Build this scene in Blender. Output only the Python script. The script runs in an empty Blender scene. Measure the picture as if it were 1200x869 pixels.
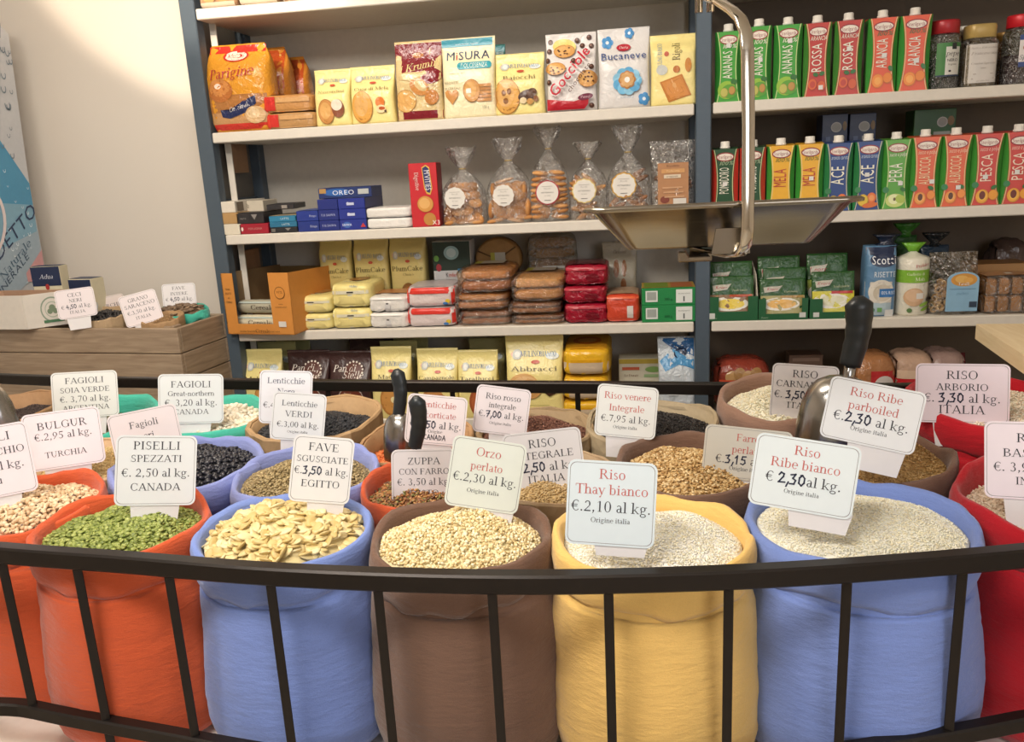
import bpy, bmesh, math, random
import numpy as np
from mathutils import Vector, Matrix, Euler, noise
from math import sin, cos, pi, radians as rad

scn = bpy.context.scene
# ------------------------------------------------------------------ camera
CAMZ = 1.55; IW, IH, FPX = 1200, 869, 980.0
_p, _r, _y = rad(14), rad(-3), rad(9)
FW = Vector((-sin(_y)*cos(_p), cos(_y)*cos(_p), -sin(_p)))
_x = Vector((cos(_y), sin(_y), 0)); _u = _x.cross(FW)
CX = _x*cos(_r) + _u*sin(_r); CU = _u*cos(_r) - _x*sin(_r)
CAM = Vector((0, 0, CAMZ))
cam = bpy.data.cameras.new('camera'); camo = bpy.data.objects.new('camera', cam)
scn.collection.objects.link(camo); scn.camera = camo
camo.matrix_world = Matrix(((CX.x, CU.x, -FW.x, 0), (CX.y, CU.y, -FW.y, 0), (CX.z, CU.z, -FW.z, CAMZ), (0, 0, 0, 1)))
cam.sensor_fit = 'HORIZONTAL'; cam.sensor_width = 36; cam.lens = 36*FPX/IW; cam.clip_start = .02; cam.clip_end = 50
# ------------------------------------------------------------------ light, exposure
scn.view_settings.view_transform = 'Standard'; scn.view_settings.look = 'None'
scn.view_settings.gamma = 1; scn.view_settings.use_curve_mapping = False
scn.view_settings.exposure = 0.38
w = bpy.data.worlds.new('world'); scn.world = w; w.use_nodes = True
w.node_tree.nodes['Background'].inputs[0].default_value = (1, .93, .84, 1)
w.node_tree.nodes['Background'].inputs[1].default_value = .25
def area(name, loc, target, sx, sy, power, col, spread=180):
    l = bpy.data.lights.new(name, 'AREA'); l.shape = 'RECTANGLE'; l.size = sx; l.size_y = sy; l.energy = power; l.color = col; l.spread = rad(spread)
    o = bpy.data.objects.new(name, l); scn.collection.objects.link(o); o.location = loc
    o.rotation_euler = (Vector(target)-Vector(loc)).to_track_quat('-Z', 'Y').to_euler(); return o
area('ceiling_lamp_front', (-.95, -.1, 2.8), (-.2, 1.4, .9), 1.1, .45, 38, (1, .94, .86))
area('ceiling_lamp_middle', (-.9, 1.35, 2.85), (-.7, 2.2, 1.0), .9, .35, 22, (1, .9, .78))
sl = bpy.data.lights.new('ceiling_spot', 'SPOT'); sl.energy = 150; sl.color = (1, .83, .64); sl.shadow_soft_size = .04; sl.spot_size = rad(56); sl.spot_blend = .12
so_ = bpy.data.objects.new('ceiling_spot', sl); scn.collection.objects.link(so_)
area('front_right_fill', (1.4, -1.8, 1.9), (-.2, 1.6, 1.0), 1.4, 1.4, 22, (.93, .95, 1))  # unseen soft fill from the front right, no window stands there
# ------------------------------------------------------------------ helpers
def ray(px, py): return CX*(px-IW/2) - CU*(py-IH/2) + FW*FPX
def PY(px, py, Y): d = ray(px, py); return CAM + d*(Y/d.y)
def PZ(px, py, Z): d = ray(px, py); return CAM + d*((Z-CAMZ)/d.z)
def PX(px, py, X): d = ray(px, py); return CAM + d*(X/d.x)
def lin(h):
    h = h.lstrip('#'); c = [int(h[i:i+2], 16)/255 for i in (0, 2, 4)]
    return tuple((v/12.92 if v <= .04045 else ((v+.055)/1.055)**2.4) for v in c) + (1,)
_L = Vector((-1.25, .9, 2.8)); so_.location = _L; _a, _b2 = PY(40, 28, 3.12)-_L, PY(205, 142, 3.12)-_L; _n = _a.cross(_b2).normalized(); _n = _n if _n.z > 0 else -_n
so_.rotation_euler = ((_a+_b2).normalized()*cos(rad(28))+_n*sin(rad(28))).to_track_quat('-Z', 'Y').to_euler()
_mats = {}
def newmat(key):
    m = bpy.data.materials.new(key); m.use_nodes = True; nt = m.node_tree
    return m, nt, nt.nodes, nt.links, nt.nodes['Principled BSDF']
def M(h, r=.5, metal=0.0, var=.06):
    """plain printed / painted surface with a faint procedural mottling"""
    k = 'paint_%s_%g_%g_%g' % (h, r, metal, var)
    if k in _mats: return _mats[k]
    m, nt, N, L, b = newmat(k); c = lin(h)
    t = N.new('ShaderNodeTexNoise'); t.inputs['Scale'].default_value = 60; t.inputs['Detail'].default_value = 2
    tc = N.new('ShaderNodeTexCoord'); L.new(tc.outputs['Object'], t.inputs['Vector'])
    mx = N.new('ShaderNodeMix'); mx.data_type = 'RGBA'
    mx.inputs[6].default_value = tuple(v*(1-var) for v in c[:3])+(1,); mx.inputs[7].default_value = tuple(min(1, v*(1+var)) for v in c[:3])+(1,)
    L.new(t.outputs['Fac'], mx.inputs[0]); L.new(mx.outputs[2], b.inputs['Base Color'])
    b.inputs['Roughness'].default_value = r; b.inputs['Metallic'].default_value = metal
    _mats[k] = m; return m
def film(h, r=.25, bump=.25, scale=45):
    """shiny crinkled packaging film"""
    k = 'film_%s_%g_%g' % (h, r, bump)
    if k in _mats: return _mats[k]
    m, nt, N, L, b = newmat(k); b.inputs['Base Color'].default_value = lin(h); b.inputs['Roughness'].default_value = r
    tc = N.new('ShaderNodeTexCoord'); t = N.new('ShaderNodeTexNoise'); t.inputs['Scale'].default_value = scale; t.inputs['Detail'].default_value = 3
    t.inputs['Distortion'].default_value = 1.2
    L.new(tc.outputs['Object'], t.inputs['Vector'])
    bp = N.new('ShaderNodeBump'); bp.inputs['Strength'].default_value = bump; bp.inputs['Distance'].default_value = .01
    L.new(t.outputs['Fac'], bp.inputs['Height']); L.new(bp.outputs['Normal'], b.inputs['Normal'])
    _mats[k] = m; return m
def fabric(h):
    k = 'fabric_'+h
    if k in _mats: return _mats[k]
    m, nt, N, L, b = newmat(k); c = lin(h)
    tc = N.new('ShaderNodeTexCoord'); mp = N.new('ShaderNodeMapping'); mp.inputs['Scale'].default_value = (1, 1, 3.2); L.new(tc.outputs['Object'], mp.inputs['Vector'])
    t = N.new('ShaderNodeTexNoise'); t.inputs['Scale'].default_value = 26; t.inputs['Detail'].default_value = 5; t.inputs['Roughness'].default_value = .62
    L.new(mp.outputs['Vector'], t.inputs['Vector'])
    t2 = N.new('ShaderNodeTexNoise'); t2.inputs['Scale'].default_value = 900; t2.inputs['Detail'].default_value = 1; L.new(tc.outputs['Object'], t2.inputs['Vector'])
    mx = N.new('ShaderNodeMix'); mx.data_type = 'RGBA'
    mx.inputs[6].default_value = tuple(v*.88 for v in c[:3])+(1,); mx.inputs[7].default_value = tuple(min(1, v*1.1) for v in c[:3])+(1,)
    L.new(t2.outputs['Fac'], mx.inputs[0]); L.new(mx.outputs[2], b.inputs['Base Color'])
    ad = N.new('ShaderNodeMath'); ad.operation = 'MULTIPLY_ADD'; ad.inputs[1].default_value = .12
    L.new(t2.outputs['Fac'], ad.inputs[0]); L.new(t.outputs['Fac'], ad.inputs[2])
    bp = N.new('ShaderNodeBump'); bp.inputs['Strength'].default_value = .35; bp.inputs['Distance'].default_value = .012
    L.new(ad.outputs[0], bp.inputs['Height']); L.new(bp.outputs['Normal'], b.inputs['Normal'])
    b.inputs['Roughness'].default_value = .92; b.inputs['Specular IOR Level'].default_value = .15
    b.inputs['Sheen Weight'].default_value = .25; b.inputs['Sheen Roughness'].default_value = .5
    _mats[k] = m; return m
def kraft(h):
    k = 'kraft_'+h
    if k in _mats: return _mats[k]
    m, nt, N, L, b = newmat(k); c = lin(h)
    tc = N.new('ShaderNodeTexCoord'); t = N.new('ShaderNodeTexVoronoi'); t.inputs['Scale'].default_value = 22; t.feature = 'F1'
    t2 = N.new('ShaderNodeTexNoise'); t2.inputs['Scale'].default_value = 120; t2.inputs['Detail'].default_value = 4
    L.new(tc.outputs['Object'], t.inputs['Vector']); L.new(tc.outputs['Object'], t2.inputs['Vector'])
    mx = N.new('ShaderNodeMix'); mx.data_type = 'RGBA'
    mx.inputs[6].default_value = tuple(v*.86 for v in c[:3])+(1,); mx.inputs[7].default_value = tuple(min(1, v*1.1) for v in c[:3])+(1,)
    L.new(t2.outputs['Fac'], mx.inputs[0]); L.new(mx.outputs[2], b.inputs['Base Color'])
    bp = N.new('ShaderNodeBump'); bp.inputs['Strength'].default_value = .5; bp.inputs['Distance'].default_value = .01
    L.new(t.outputs['Distance'], bp.inputs['Height']); L.new(bp.outputs['Normal'], b.inputs['Normal'])
    b.inputs['Roughness'].default_value = .75
    _mats[k] = m; return m
def wood(h, dark, scale=6, axis='X', r=.6):
    k = 'wood_%s_%s_%s' % (h, dark, axis)
    if k in _mats: return _mats[k]
    m, nt, N, L, b = newmat(k)
    tc = N.new('ShaderNodeTexCoord'); mp = N.new('ShaderNodeMapping')
    mp.inputs['Scale'].default_value = (1.2, 14, 14) if axis == 'X' else (14, 1.2, 14)
    L.new(tc.outputs['Object'], mp.inputs['Vector'])
    t = N.new('ShaderNodeTexNoise'); t.inputs['Scale'].default_value = scale; t.inputs['Detail'].default_value = 6; t.inputs['Distortion'].default_value = .6
    L.new(mp.outputs['Vector'], t.inputs['Vector'])
    cr = N.new('ShaderNodeValToRGB'); cr.color_ramp.elements[0].position = .3; cr.color_ramp.elements[1].position = .7
    cr.color_ramp.elements[0].color = lin(dark); cr.color_ramp.elements[1].color = lin(h)
    L.new(t.outputs['Fac'], cr.inputs[0]); L.new(cr.outputs[0], b.inputs['Base Color'])
    bp = N.new('ShaderNodeBump'); bp.inputs['Strength'].default_value = .15; L.new(t.outputs['Fac'], bp.inputs['Height']); L.new(bp.outputs['Normal'], b.inputs['Normal'])
    b.inputs['Roughness'].default_value = r
    _mats[k] = m; return m
def steel(h='c9c2b4', r=.22):
    k = 'steel_%s_%g' % (h, r)
    if k in _mats: return _mats[k]
    m, nt, N, L, b = newmat(k); b.inputs['Base Color'].default_value = lin(h); b.inputs['Metallic'].default_value = 1
    tc = N.new('ShaderNodeTexCoord'); mp = N.new('ShaderNodeMapping'); mp.inputs['Scale'].default_value = (3, 3, 60); L.new(tc.outputs['Object'], mp.inputs['Vector'])
    t = N.new('ShaderNodeTexNoise'); t.inputs['Scale'].default_value = 8; t.inputs['Detail'].default_value = 4; L.new(mp.outputs['Vector'], t.inputs['Vector'])
    mr = N.new('ShaderNodeMapRange'); mr.inputs[3].default_value = r*.7; mr.inputs[4].default_value = r*1.5; L.new(t.outputs['Fac'], mr.inputs[0]); L.new(mr.outputs[0], b.inputs['Roughness'])
    _mats[k] = m; return m
def cello(tint='ffffff', gl=.13, crease=.45):
    """thin clear wrapping: mostly see-through, creased highlights"""
    k = 'cellophane_%s_%g_%g' % (tint, gl, crease)
    if k in _mats: return _mats[k]
    m, nt, N, L, b = newmat(k); N.remove(b); out = N['Material Output']
    tr = N.new('ShaderNodeBsdfTransparent'); tr.inputs[0].default_value = lin(tint)
    g = N.new('ShaderNodeBsdfGlossy'); g.inputs['Roughness'].default_value = .12
    tc = N.new('ShaderNodeTexCoord'); t = N.new('ShaderNodeTexNoise'); t.inputs['Scale'].default_value = 34; t.inputs['Detail'].default_value = 2; t.inputs['Distortion'].default_value = 2.5
    L.new(tc.outputs['Object'], t.inputs['Vector'])
    bp = N.new('ShaderNodeBump'); bp.inputs['Strength'].default_value = .9; bp.inputs['Distance'].default_value = .02; L.new(t.outputs['Fac'], bp.inputs['Height']); L.new(bp.outputs['Normal'], g.inputs['Normal'])
    fr = N.new('ShaderNodeLayerWeight'); fr.inputs[0].default_value = .35; L.new(bp.outputs['Normal'], fr.inputs['Normal'])
    mr = N.new('ShaderNodeMapRange'); mr.inputs[3].default_value = gl; mr.inputs[4].default_value = .6; L.new(fr.outputs['Facing'], mr.inputs[0])
    mx = N.new('ShaderNodeMixShader'); L.new(mr.outputs[0], mx.inputs[0]); L.new(tr.outputs[0], mx.inputs[1]); L.new(g.outputs[0], mx.inputs[2])
    t3 = N.new('ShaderNodeTexNoise'); t3.inputs['Scale'].default_value = 28; t3.inputs['Detail'].default_value = 1; t3.inputs['Distortion'].default_value = 3.5; L.new(tc.outputs['Object'], t3.inputs['Vector'])
    cr = N.new('ShaderNodeValToRGB'); E = cr.color_ramp.elements; E[0].position = .475; E[0].color = (0, 0, 0, 1); E[1].position = .525; E[1].color = (0, 0, 0, 1); e_ = E.new(.5); e_.color = (crease, crease, crease, 1)
    L.new(t3.outputs['Fac'], cr.inputs[0]); df = N.new('ShaderNodeBsdfDiffuse'); df.inputs[0].default_value = (.85, .83, .8, 1); mx2 = N.new('ShaderNodeMixShader')
    L.new(cr.outputs[0], mx2.inputs[0]); L.new(mx.outputs[0], mx2.inputs[1]); L.new(df.outputs[0], mx2.inputs[2]); L.new(mx2.outputs[0], out.inputs['Surface'])
    _mats[k] = m; return m

class MB:
    """collects polygons with one material each and links them as ONE mesh object"""
    def __init__(s): s.v = []; s.f = []; s.m = []; s.sm = []
    def add(s, vs, fs, mat, smooth=False):
        o = len(s.v); s.v.extend([tuple(p) for p in vs])
        for f in fs: s.f.append([i+o for i in f]); s.m.append(mat); s.sm.append(smooth)
    def loft(s, rings, mat, cap0=True, cap1=True, smooth=True, closed=True):
        n = len(rings[0]); o = len(s.v)
        for r in rings: s.v.extend([tuple(p) for p in r])
        for a in range(len(rings)-1):
            for i in range(n if closed else n-1):
                j = (i+1) % n; s.f.append([o+a*n+i, o+a*n+j, o+(a+1)*n+j, o+(a+1)*n+i]); s.m.append(mat); s.sm.append(smooth)
        if cap0: s.f.append([o+i for i in range(n)][::-1]); s.m.append(mat); s.sm.append(False)
        if cap1: s.f.append([o+(len(rings)-1)*n+i for i in range(n)]); s.m.append(mat); s.sm.append(False)
    def box(s, c, size, mat, b=.002, rot=None):
        vs, fs = bevel_box(size[0], size[1], size[2], b)
        vs = [Vector(v) for v in vs]
        if rot: vs = [rot @ v for v in vs]
        s.add([v+Vector(c) for v in vs], fs, mat)
    def tube(s, pts, rx, mat, ry=None, n=12, up=(0, 0, 1), smooth=True, taper=None, square=False):
        ry = ry or rx; rings = []; pts = [Vector(p) for p in pts]
        for i, p in enumerate(pts):
            t = (pts[min(i+1, len(pts)-1)]-pts[max(i-1, 0)]).normalized(); u = Vector(up)
            a = t.cross(u); a = a.normalized() if a.length > 1e-4 else Vector((1, 0, 0)); b = a.cross(t).normalized(); k = taper[i] if taper else 1
            if square: cs = [(-1, -1), (1, -1), (1, 1), (-1, 1)]
            else: cs = [(cos(2*pi*j/n), sin(2*pi*j/n)) for j in range(n)]
            rings.append([p+a*(c*rx*k)+b*(d*ry*k) for c, d in cs])
        s.loft(rings, mat, smooth=smooth and not square)
    def build(s, name, parent=None, loc=None, rz=0, rx=0, ry=0, label=None):
        me = bpy.data.meshes.new(name); me.from_pydata(s.v, [], s.f)
        slots = []; idx = {}
        for m in s.m:
            if m.name not in idx: idx[m.name] = len(slots); slots.append(m)
        for m in slots: me.materials.append(m)
        me.polygons.foreach_set('material_index', [idx[m.name] for m in s.m]); me.polygons.foreach_set('use_smooth', s.sm); me.update()
        o = bpy.data.objects.new(name, me); scn.collection.objects.link(o)
        if parent: o.parent = parent
        if loc is not None: o.location = loc
        o.rotation_euler = (rx, ry, rz)
        if label: o['label'] = label
        return o
_bb = {}
def bevel_box(w, d, h, b):
    k = (round(w, 5), round(d, 5), round(h, 5), b)
    if k in _bb: return _bb[k]
    bm = bmesh.new(); bmesh.ops.create_cube(bm, size=1); bmesh.ops.scale(bm, vec=(w, d, h), verts=bm.verts)
    if b: bmesh.ops.bevel(bm, geom=bm.edges[:], offset=min(b, w*.45, d*.45, h*.45), segments=1, affect='EDGES', profile=.5)
    bm.verts.index_update(); r = ([tuple(v.co) for v in bm.verts], [[v.index for v in f.verts] for f in bm.faces]); bm.free(); _bb[k] = r; return r
def tag(o, label, cat, group=None, kind=None):
    o['label'] = label; o['category'] = cat
    if group: o['group'] = group
    if kind: o['kind'] = kind
    return o
def empty(name, loc, rz=0, rx=0, ry=0):
    o = bpy.data.objects.new(name, None); scn.collection.objects.link(o); o.location = loc; o.rotation_euler = (rx, ry, rz); o.empty_display_size = .05; return o
def struct(o): o['kind'] = 'structure'; return o
def dup(o, loc, label=None, rz=None):
    c = o.copy(); scn.collection.objects.link(c); c.location = loc
    if rz is not None: c.rotation_euler.z = rz
    if label: c['label'] = label
    for ch in [x for x in bpy.data.objects if x.parent == o]:
        k = ch.copy(); scn.collection.objects.link(k); k.parent = c
    return c
def ss(a, b, x): t = max(0, min(1, (x-a)/(b-a))); return t*t*(3-2*t)
def nz(x, y, z=0): return noise.noise(Vector((x, y, z)))

# ------------------------------------------------------------------ lettering: a stroke-built serif, the built-in sans, and a marker hand
TT, TH, CAPH, XH = .098, .036, .66, .45
def S_(x, y, w=.24): return ('q', x-w/2, y-(.03 if y > .3 else 0), x+w/2, y+(0 if y > .3 else .03))
def V_(x, y0, y1, tw=TT, s='tb'):
    r = [('q', x-tw/2, y0, x+tw/2, y1)]
    if 't' in s: r.append(S_(x, y1))
    if 'b' in s: r.append(S_(x, y0))
    if 'l' in s: r.append(('q', x-.11, y1-.035, x, y1))
    return r
def Hh(y, a, b): return [('q', a, y-TH/2, b, y+TH/2)]
def L_(a, b, c, d, w): return [('l', a, b, c, d, w)]
def O_(cx, cy, rx, ry, a=0, b=360, T=TT, t=TH): return [('o', cx, cy, rx, ry, a, b, T, t)]
SER = {
'A': (L_(.09, 0, .35, .66, TH+.01)+L_(.35, .66, .62, 0, TT)+Hh(.22, .17, .53)+[S_(.09, 0, .2), S_(.62, 0)], .71),
'B': (V_(.15, 0, .66)+O_(.3, .5, .22, .16, -90, 90)+O_(.32, .175, .26, .175, -90, 90)+Hh(.643, .1, .31)+Hh(.342, .15, .33)+Hh(.018, .1, .33), .65),
'C': (O_(.37, .33, .32, .345, 42, 318)+[('q', .585, .44, .615, .66), ('q', .585, .05, .6, .2)], .68),
'D': (V_(.15, 0, .66)+O_(.29, .33, .38, .33, -90, 90)+Hh(.643, .1, .3)+Hh(.018, .1, .3), .73),
'E': (V_(.15, 0, .66)+Hh(.643, .1, .53)+Hh(.34, .15, .42)+Hh(.018, .1, .56)+[('q', .505, .5, .53, .66), ('q', .535, 0, .56, .16), ('q', .4, .26, .42, .42)], .62),
'F': (V_(.15, 0, .66)+Hh(.643, .1, .53)+Hh(.34, .15, .42)+[('q', .505, .5, .53, .66), ('q', .4, .26, .42, .42)], .57),
'G': (O_(.37, .33, .32, .345, 42, 340)+V_(.6, .04, .28, s='')+[S_(.6, .3), ('q', .585, .44, .615, .66)], .73),
'H': (V_(.15, 0, .66)+V_(.57, 0, .66)+Hh(.34, .15, .57), .72),
'I': (V_(.17, 0, .66), .34),
'K': (V_(.15, 0, .66)+L_(.2, .28, .55, .64, TH)+L_(.28, .36, .6, 0, TT)+[S_(.6, 0), S_(.54, .66)], .71),
'L': (V_(.15, 0, .66)+Hh(.018, .1, .55)+[('q', .525, 0, .55, .18)], .6),
'M': (V_(.13, 0, .66, TH)+L_(.14, .66, .43, .04, TT)+L_(.43, .04, .72, .66, TH)+V_(.74, 0, .66), .88),
'N': (V_(.13, 0, .66, TH)+L_(.12, .66, .58, .02, TT)+V_(.59, 0, .66, TH), .72),
'O': (O_(.36, .33, .32, .345), .72),
'P': (V_(.15, 0, .66)+O_(.29, .48, .23, .178, -90, 90)+Hh(.643, .1, .3)+Hh(.32, .15, .3), .56),
'R': (V_(.15, 0, .66)+O_(.29, .49, .22, .17, -90, 90)+Hh(.643, .1, .3)+Hh(.335, .15, .3)+L_(.33, .33, .6, 0, TT)+[S_(.61, 0, .17)], .67),
'S': (O_(.27, .49, .18, .18, 40, 265, .07, .05)+O_(.27, .17, .2, .18, -140, 95, .07, .05)+[('q', .415, .48, .44, .66), ('q', .06, 0, .085, .19)], .54),
'T': (V_(.31, 0, .66, s='b')+Hh(.643, .03, .59)+[('q', .03, .5, .055, .66), ('q', .565, .5, .59, .66)], .62),
'U': (V_(.15, .2, .66, s='t')+O_(.35, .22, .2, .235, 180, 360, .08, .04)+V_(.57, .2, .66, TH, 't'), .72),
'V': (L_(.09, .66, .36, 0, TT)+L_(.36, 0, .62, .66, TH)+[S_(.09, .66), S_(.62, .66, .2)], .7),
'Z': (Hh(.643, .06, .55)+Hh(.018, .05, .56)+L_(.1, .03, .5, .63, TT)+[('q', .06, .5, .085, .66), ('q', .535, 0, .56, .17)], .61),
'a': (O_(.19, .12, .14, .13, 60, 330, .08, .04)+V_(.31, .04, .33, .085, '')+O_(.2, .32, .14, .135, 0, 160, .05, .04)+[('q', .3, 0, .42, .035)], .43),
'b': (V_(.11, 0, .68, .085, 'l')+O_(.27, .22, .18, .235, -130, 130, .085), .5),
'c': (O_(.24, .22, .2, .24, 50, 320, .085), .43),
'd': (O_(.22, .22, .18, .235, 50, 310, .085)+V_(.38, 0, .68, .085, 'l')+[('q', .38, 0, .48, .03)], .5),
'e': (O_(.23, .22, .2, .24, 0, 318, .085)+Hh(.245, .06, .42), .44),
'f': (V_(.17, 0, .56, .085, 'b')+O_(.29, .55, .12, .14, 50, 180, .07, .05)+Hh(.435, .04, .31), .33),
'g': (O_(.22, .3, .16, .155, 0, 360, .07)+O_(.23, -.09, .19, .115, 0, 360, .06, .045)+L_(.13, .18, .12, .04, .06)+[('q', .33, .39, .46, .43)], .48),
'h': (V_(.11, 0, .68, .085, 'lb')+O_(.27, .27, .16, .18, 0, 150, .085)+V_(.39, 0, .28, .085, 'b'), .5),
'i': (V_(.14, 0, .44, .085, 'lb')+[('c', .14, .59, .055)], .28),
'k': (V_(.11, 0, .68, .085, 'lb')+L_(.15, .18, .38, .43, TH)+L_(.2, .25, .44, 0, .08)+[S_(.43, 0, .16), S_(.38, .44, .18)], .5),
'l': (V_(.14, 0, .68, .085, 'lb'), .28),
'm': (V_(.11, 0, .44, .085, 'lb')+O_(.25, .27, .145, .18, 0, 150, .085)+V_(.36, 0, .28, .085, 'b')+O_(.5, .27, .145, .18, 0, 150, .085)+V_(.62, 0, .28, .085, 'b'), .75),
'n': (V_(.11, 0, .44, .085, 'lb')+O_(.27, .27, .16, .18, 0, 150, .085)+V_(.39, 0, .28, .085, 'b'), .5),
'o': (O_(.24, .22, .21, .24, 0, 360, .085), .48),
'p': (V_(.11, -.21, .44, .085, 'lb')+O_(.27, .22, .18, .235, -130, 130, .085), .5),
'r': (V_(.12, 0, .44, .085, 'lb')+O_(.27, .29, .13, .15, 50, 170, .06, .05)+[('c', .31, .4, .045)], .35),
's': (O_(.18, .33, .12, .12, 30, 265, .06, .045)+O_(.18, .11, .13, .12, -150, 95, .06, .045), .36),
't': (V_(.14, .06, .58, .08, '')+Hh(.435, .03, .27)+O_(.21, .08, .09, .09, 190, 330, .06, .04), .29),
'u': (V_(.11, .14, .44, .085, 'l')+O_(.24, .15, .13, .16, 180, 330, .075, .045)+V_(.38, 0, .44, .085, 'l')+[('q', .38, 0, .48, .03)], .5),
'v': (L_(.07, .44, .24, 0, .085)+L_(.24, 0, .4, .44, TH)+[S_(.08, .44, .17), S_(.4, .44, .14)], .47),
'y': (L_(.07, .44, .25, 0, .085)+L_(.15, -.2, .41, .44, TH)+[S_(.08, .44, .17), S_(.41, .44, .14), ('c', .13, -.17, .045)], .47),
'z': (Hh(.425, .05, .37)+Hh(.018, .05, .39)+L_(.08, .03, .34, .42, .07), .43),
'0': (O_(.25, .33, .21, .345, 0, 360, .09), .5),
'1': (V_(.26, 0, .66, .085, 'b')+L_(.12, .56, .26, .65, TH), .5),
'2': (O_(.24, .47, .18, .19, -30, 165, .085, .045)+L_(.05, .02, .4, .4, .055)+[('q', .04, 0, .44, .07)], .5),
'3': (O_(.22, .5, .16, .165, -80, 150, .08, .04)+O_(.22, .17, .19, .185, -150, 90, .085, .04), .5),
'4': (V_(.33, 0, .66, .085, '')+L_(.04, .2, .34, .65, TH)+[('q', .03, .17, .46, .23)], .5),
'5': (O_(.21, .2, .2, .215, -140, 110, .085, .045)+[('q', .13, .58, .43, .66)]+L_(.15, .6, .11, .38, TH), .5),
'7': (L_(.41, .63, .2, 0, .06)+[('q', .06, .58, .44, .66)], .5),
'9': (O_(.24, .45, .19, .215, 0, 360, .085)+L_(.42, .4, .1, 0, .06), .5),
'€': (O_(.33, .33, .25, .345, 45, 315, .085)+[('q', .02, .36, .42, .4), ('q', .02, .25, .4, .29)], .55),
'.': ([('c', .12, .05, .055)], .25), ',': ([('c', .12, .05, .055)]+L_(.15, .05, .07, -.11, .045), .25),
'-': ([('q', .04, .2, .28, .26)], .33), "'": (L_(.1, .66, .08, .5, .05), .18), ' ': ([], .25),
}
SER['ù'] = (SER['u'][0]+L_(.15, .68, .28, .53, .06), .5)
HAND = {'0': [[(.25, .68), (.08, .5), (.08, .15), (.24, 0), (.4, .2), (.4, .5), (.25, .68), (.15, .66)]], '1': [[(.1, .5), (.25, .68), (.22, 0)]],
'2': [[(.07, .52), (.18, .68), (.36, .6), (.34, .42), (.08, .03), (.46, .06)]], '3': [[(.07, .62), (.34, .68), (.2, .4), (.38, .28), (.3, .04), (.05, .02)]],
'4': [[(.28, .68), (.06, .25), (.45, .25)], [(.34, .45), (.3, -.05)]], '5': [[(.42, .68), (.15, .66), (.1, .4), (.34, .38), (.38, .14), (.22, 0), (.05, .06)]],
'7': [[(.05, .62), (.42, .66), (.2, 0)], [(.14, .34), (.38, .37)]], ',': [[(.16, .1), (.06, -.18)]], '.': [[(.12, .02), (.14, .08)]],
'C': [[(.4, .6), (.15, .6), (.06, .2), (.38, .05)]], 'A': [[(.03, 0), (.24, .66), (.42, 0)], [(.1, .25), (.38, .25)]], 'N': [[(.05, 0), (.08, .62), (.38, .05), (.42, .66)]],
'D': [[(.08, .64), (.08, 0), (.35, .1), (.4, .45), (.08, .64)]], ' ': []}
_gc = {}
def _quad(a, b, c, d, w):
    dx, dy = c-a, d-b; l = math.hypot(dx, dy) or 1
    if abs(dy) > abs(dx)*.5: return [(a-w/2, b), (a+w/2, b), (c+w/2, d), (c-w/2, d)]
    nx, ny = -dy/l*w/2, dx/l*w/2; return [(a+nx, b+ny), (a-nx, b-ny), (c-nx, d-ny), (c+nx, d+ny)]
def _emit(V, F, pts): o = len(V); V.extend(pts); F.append(list(range(o, o+len(pts))))
def glyph(ch, font):
    k = (ch, font)
    if k in _gc: return _gc[k]
    V = []; F = []; adv = .5
    if font == 's':
        els, adv = SER.get(ch, SER.get(ch.lower(), ([], .3)))
        for e in els:
            if e[0] == 'q': _emit(V, F, [(e[1], e[2]), (e[3], e[2]), (e[3], e[4]), (e[1], e[4])])
            elif e[0] == 'l': _emit(V, F, _quad(*e[1:]))
            elif e[0] == 'c': _emit(V, F, [(e[1]+e[3]*cos(i*pi/4), e[2]+e[3]*sin(i*pi/4)) for i in range(8)])
            else:
                _, cx, cy, rx, ry, a, b, T, t = e; n = max(4, int((b-a)/22)); pr = None
                for i in range(n+1):
                    q = rad(a+(b-a)*i/n); th = t+(T-t)*abs(cos(q))**1.5
                    p = ((cx+rx*cos(q), cy+ry*sin(q)), (cx+(rx-th)*cos(q), cy+(ry-t if T > t else ry-th)*sin(q)))
                    if pr: _emit(V, F, [pr[0], p[0], p[1], pr[1]])
                    pr = p
    elif font == 'h':
        for st in HAND.get(ch, []):
            for i in range(len(st)-1):
                (a, b), (c, d) = st[i], st[i+1]; dx, dy = c-a, d-b; l = math.hypot(dx, dy); ux, uy = dx/l*.045, dy/l*.045; nx, ny = -uy*1.1, ux*1.1
                _emit(V, F, [(a-ux+nx, b-uy+ny), (a-ux*1.5, b-uy*1.5), (a-ux-nx, b-uy-ny), (c+ux-nx, d+uy-ny), (c+ux*1.5, d+uy*1.5), (c+ux+nx, d+uy+ny)])
        adv = .52 if ch not in ',. ' else .22
    else:
        cu = bpy.data.curves.new('glyph', 'FONT'); cu.body = ch; cu.resolution_u = 2; cu.size = 1
        ob = bpy.data.objects.new('glyph', cu); me = ob.to_mesh()
        V = [(v.co.x, v.co.y) for v in me.vertices]; F = [list(p.vertices) for p in me.polygons]
        xs = [v[0] for v in V]; adv = (max(xs)+.075) if xs else .28
        ob.to_mesh_clear(); bpy.data.objects.remove(ob); bpy.data.curves.remove(cu)
    _gc[k] = (V, F, adv); return _gc[k]
def layout(segs, shear=0):
    """segs: [(text, font, colour)] -> [(verts, faces, colour)], width; unit size 1"""
    x = 0; out = []
    for txt, font, col in segs:
        V = []; F = []
        for ch in txt:
            gv, gf, adv = glyph(ch, font); o = len(V); V.extend([(px+x+shear*py, py) for px, py in gv]); F.extend([[i+o for i in f] for f in gf]); x += adv
        out.append((V, F, col))
    return out, x
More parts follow.
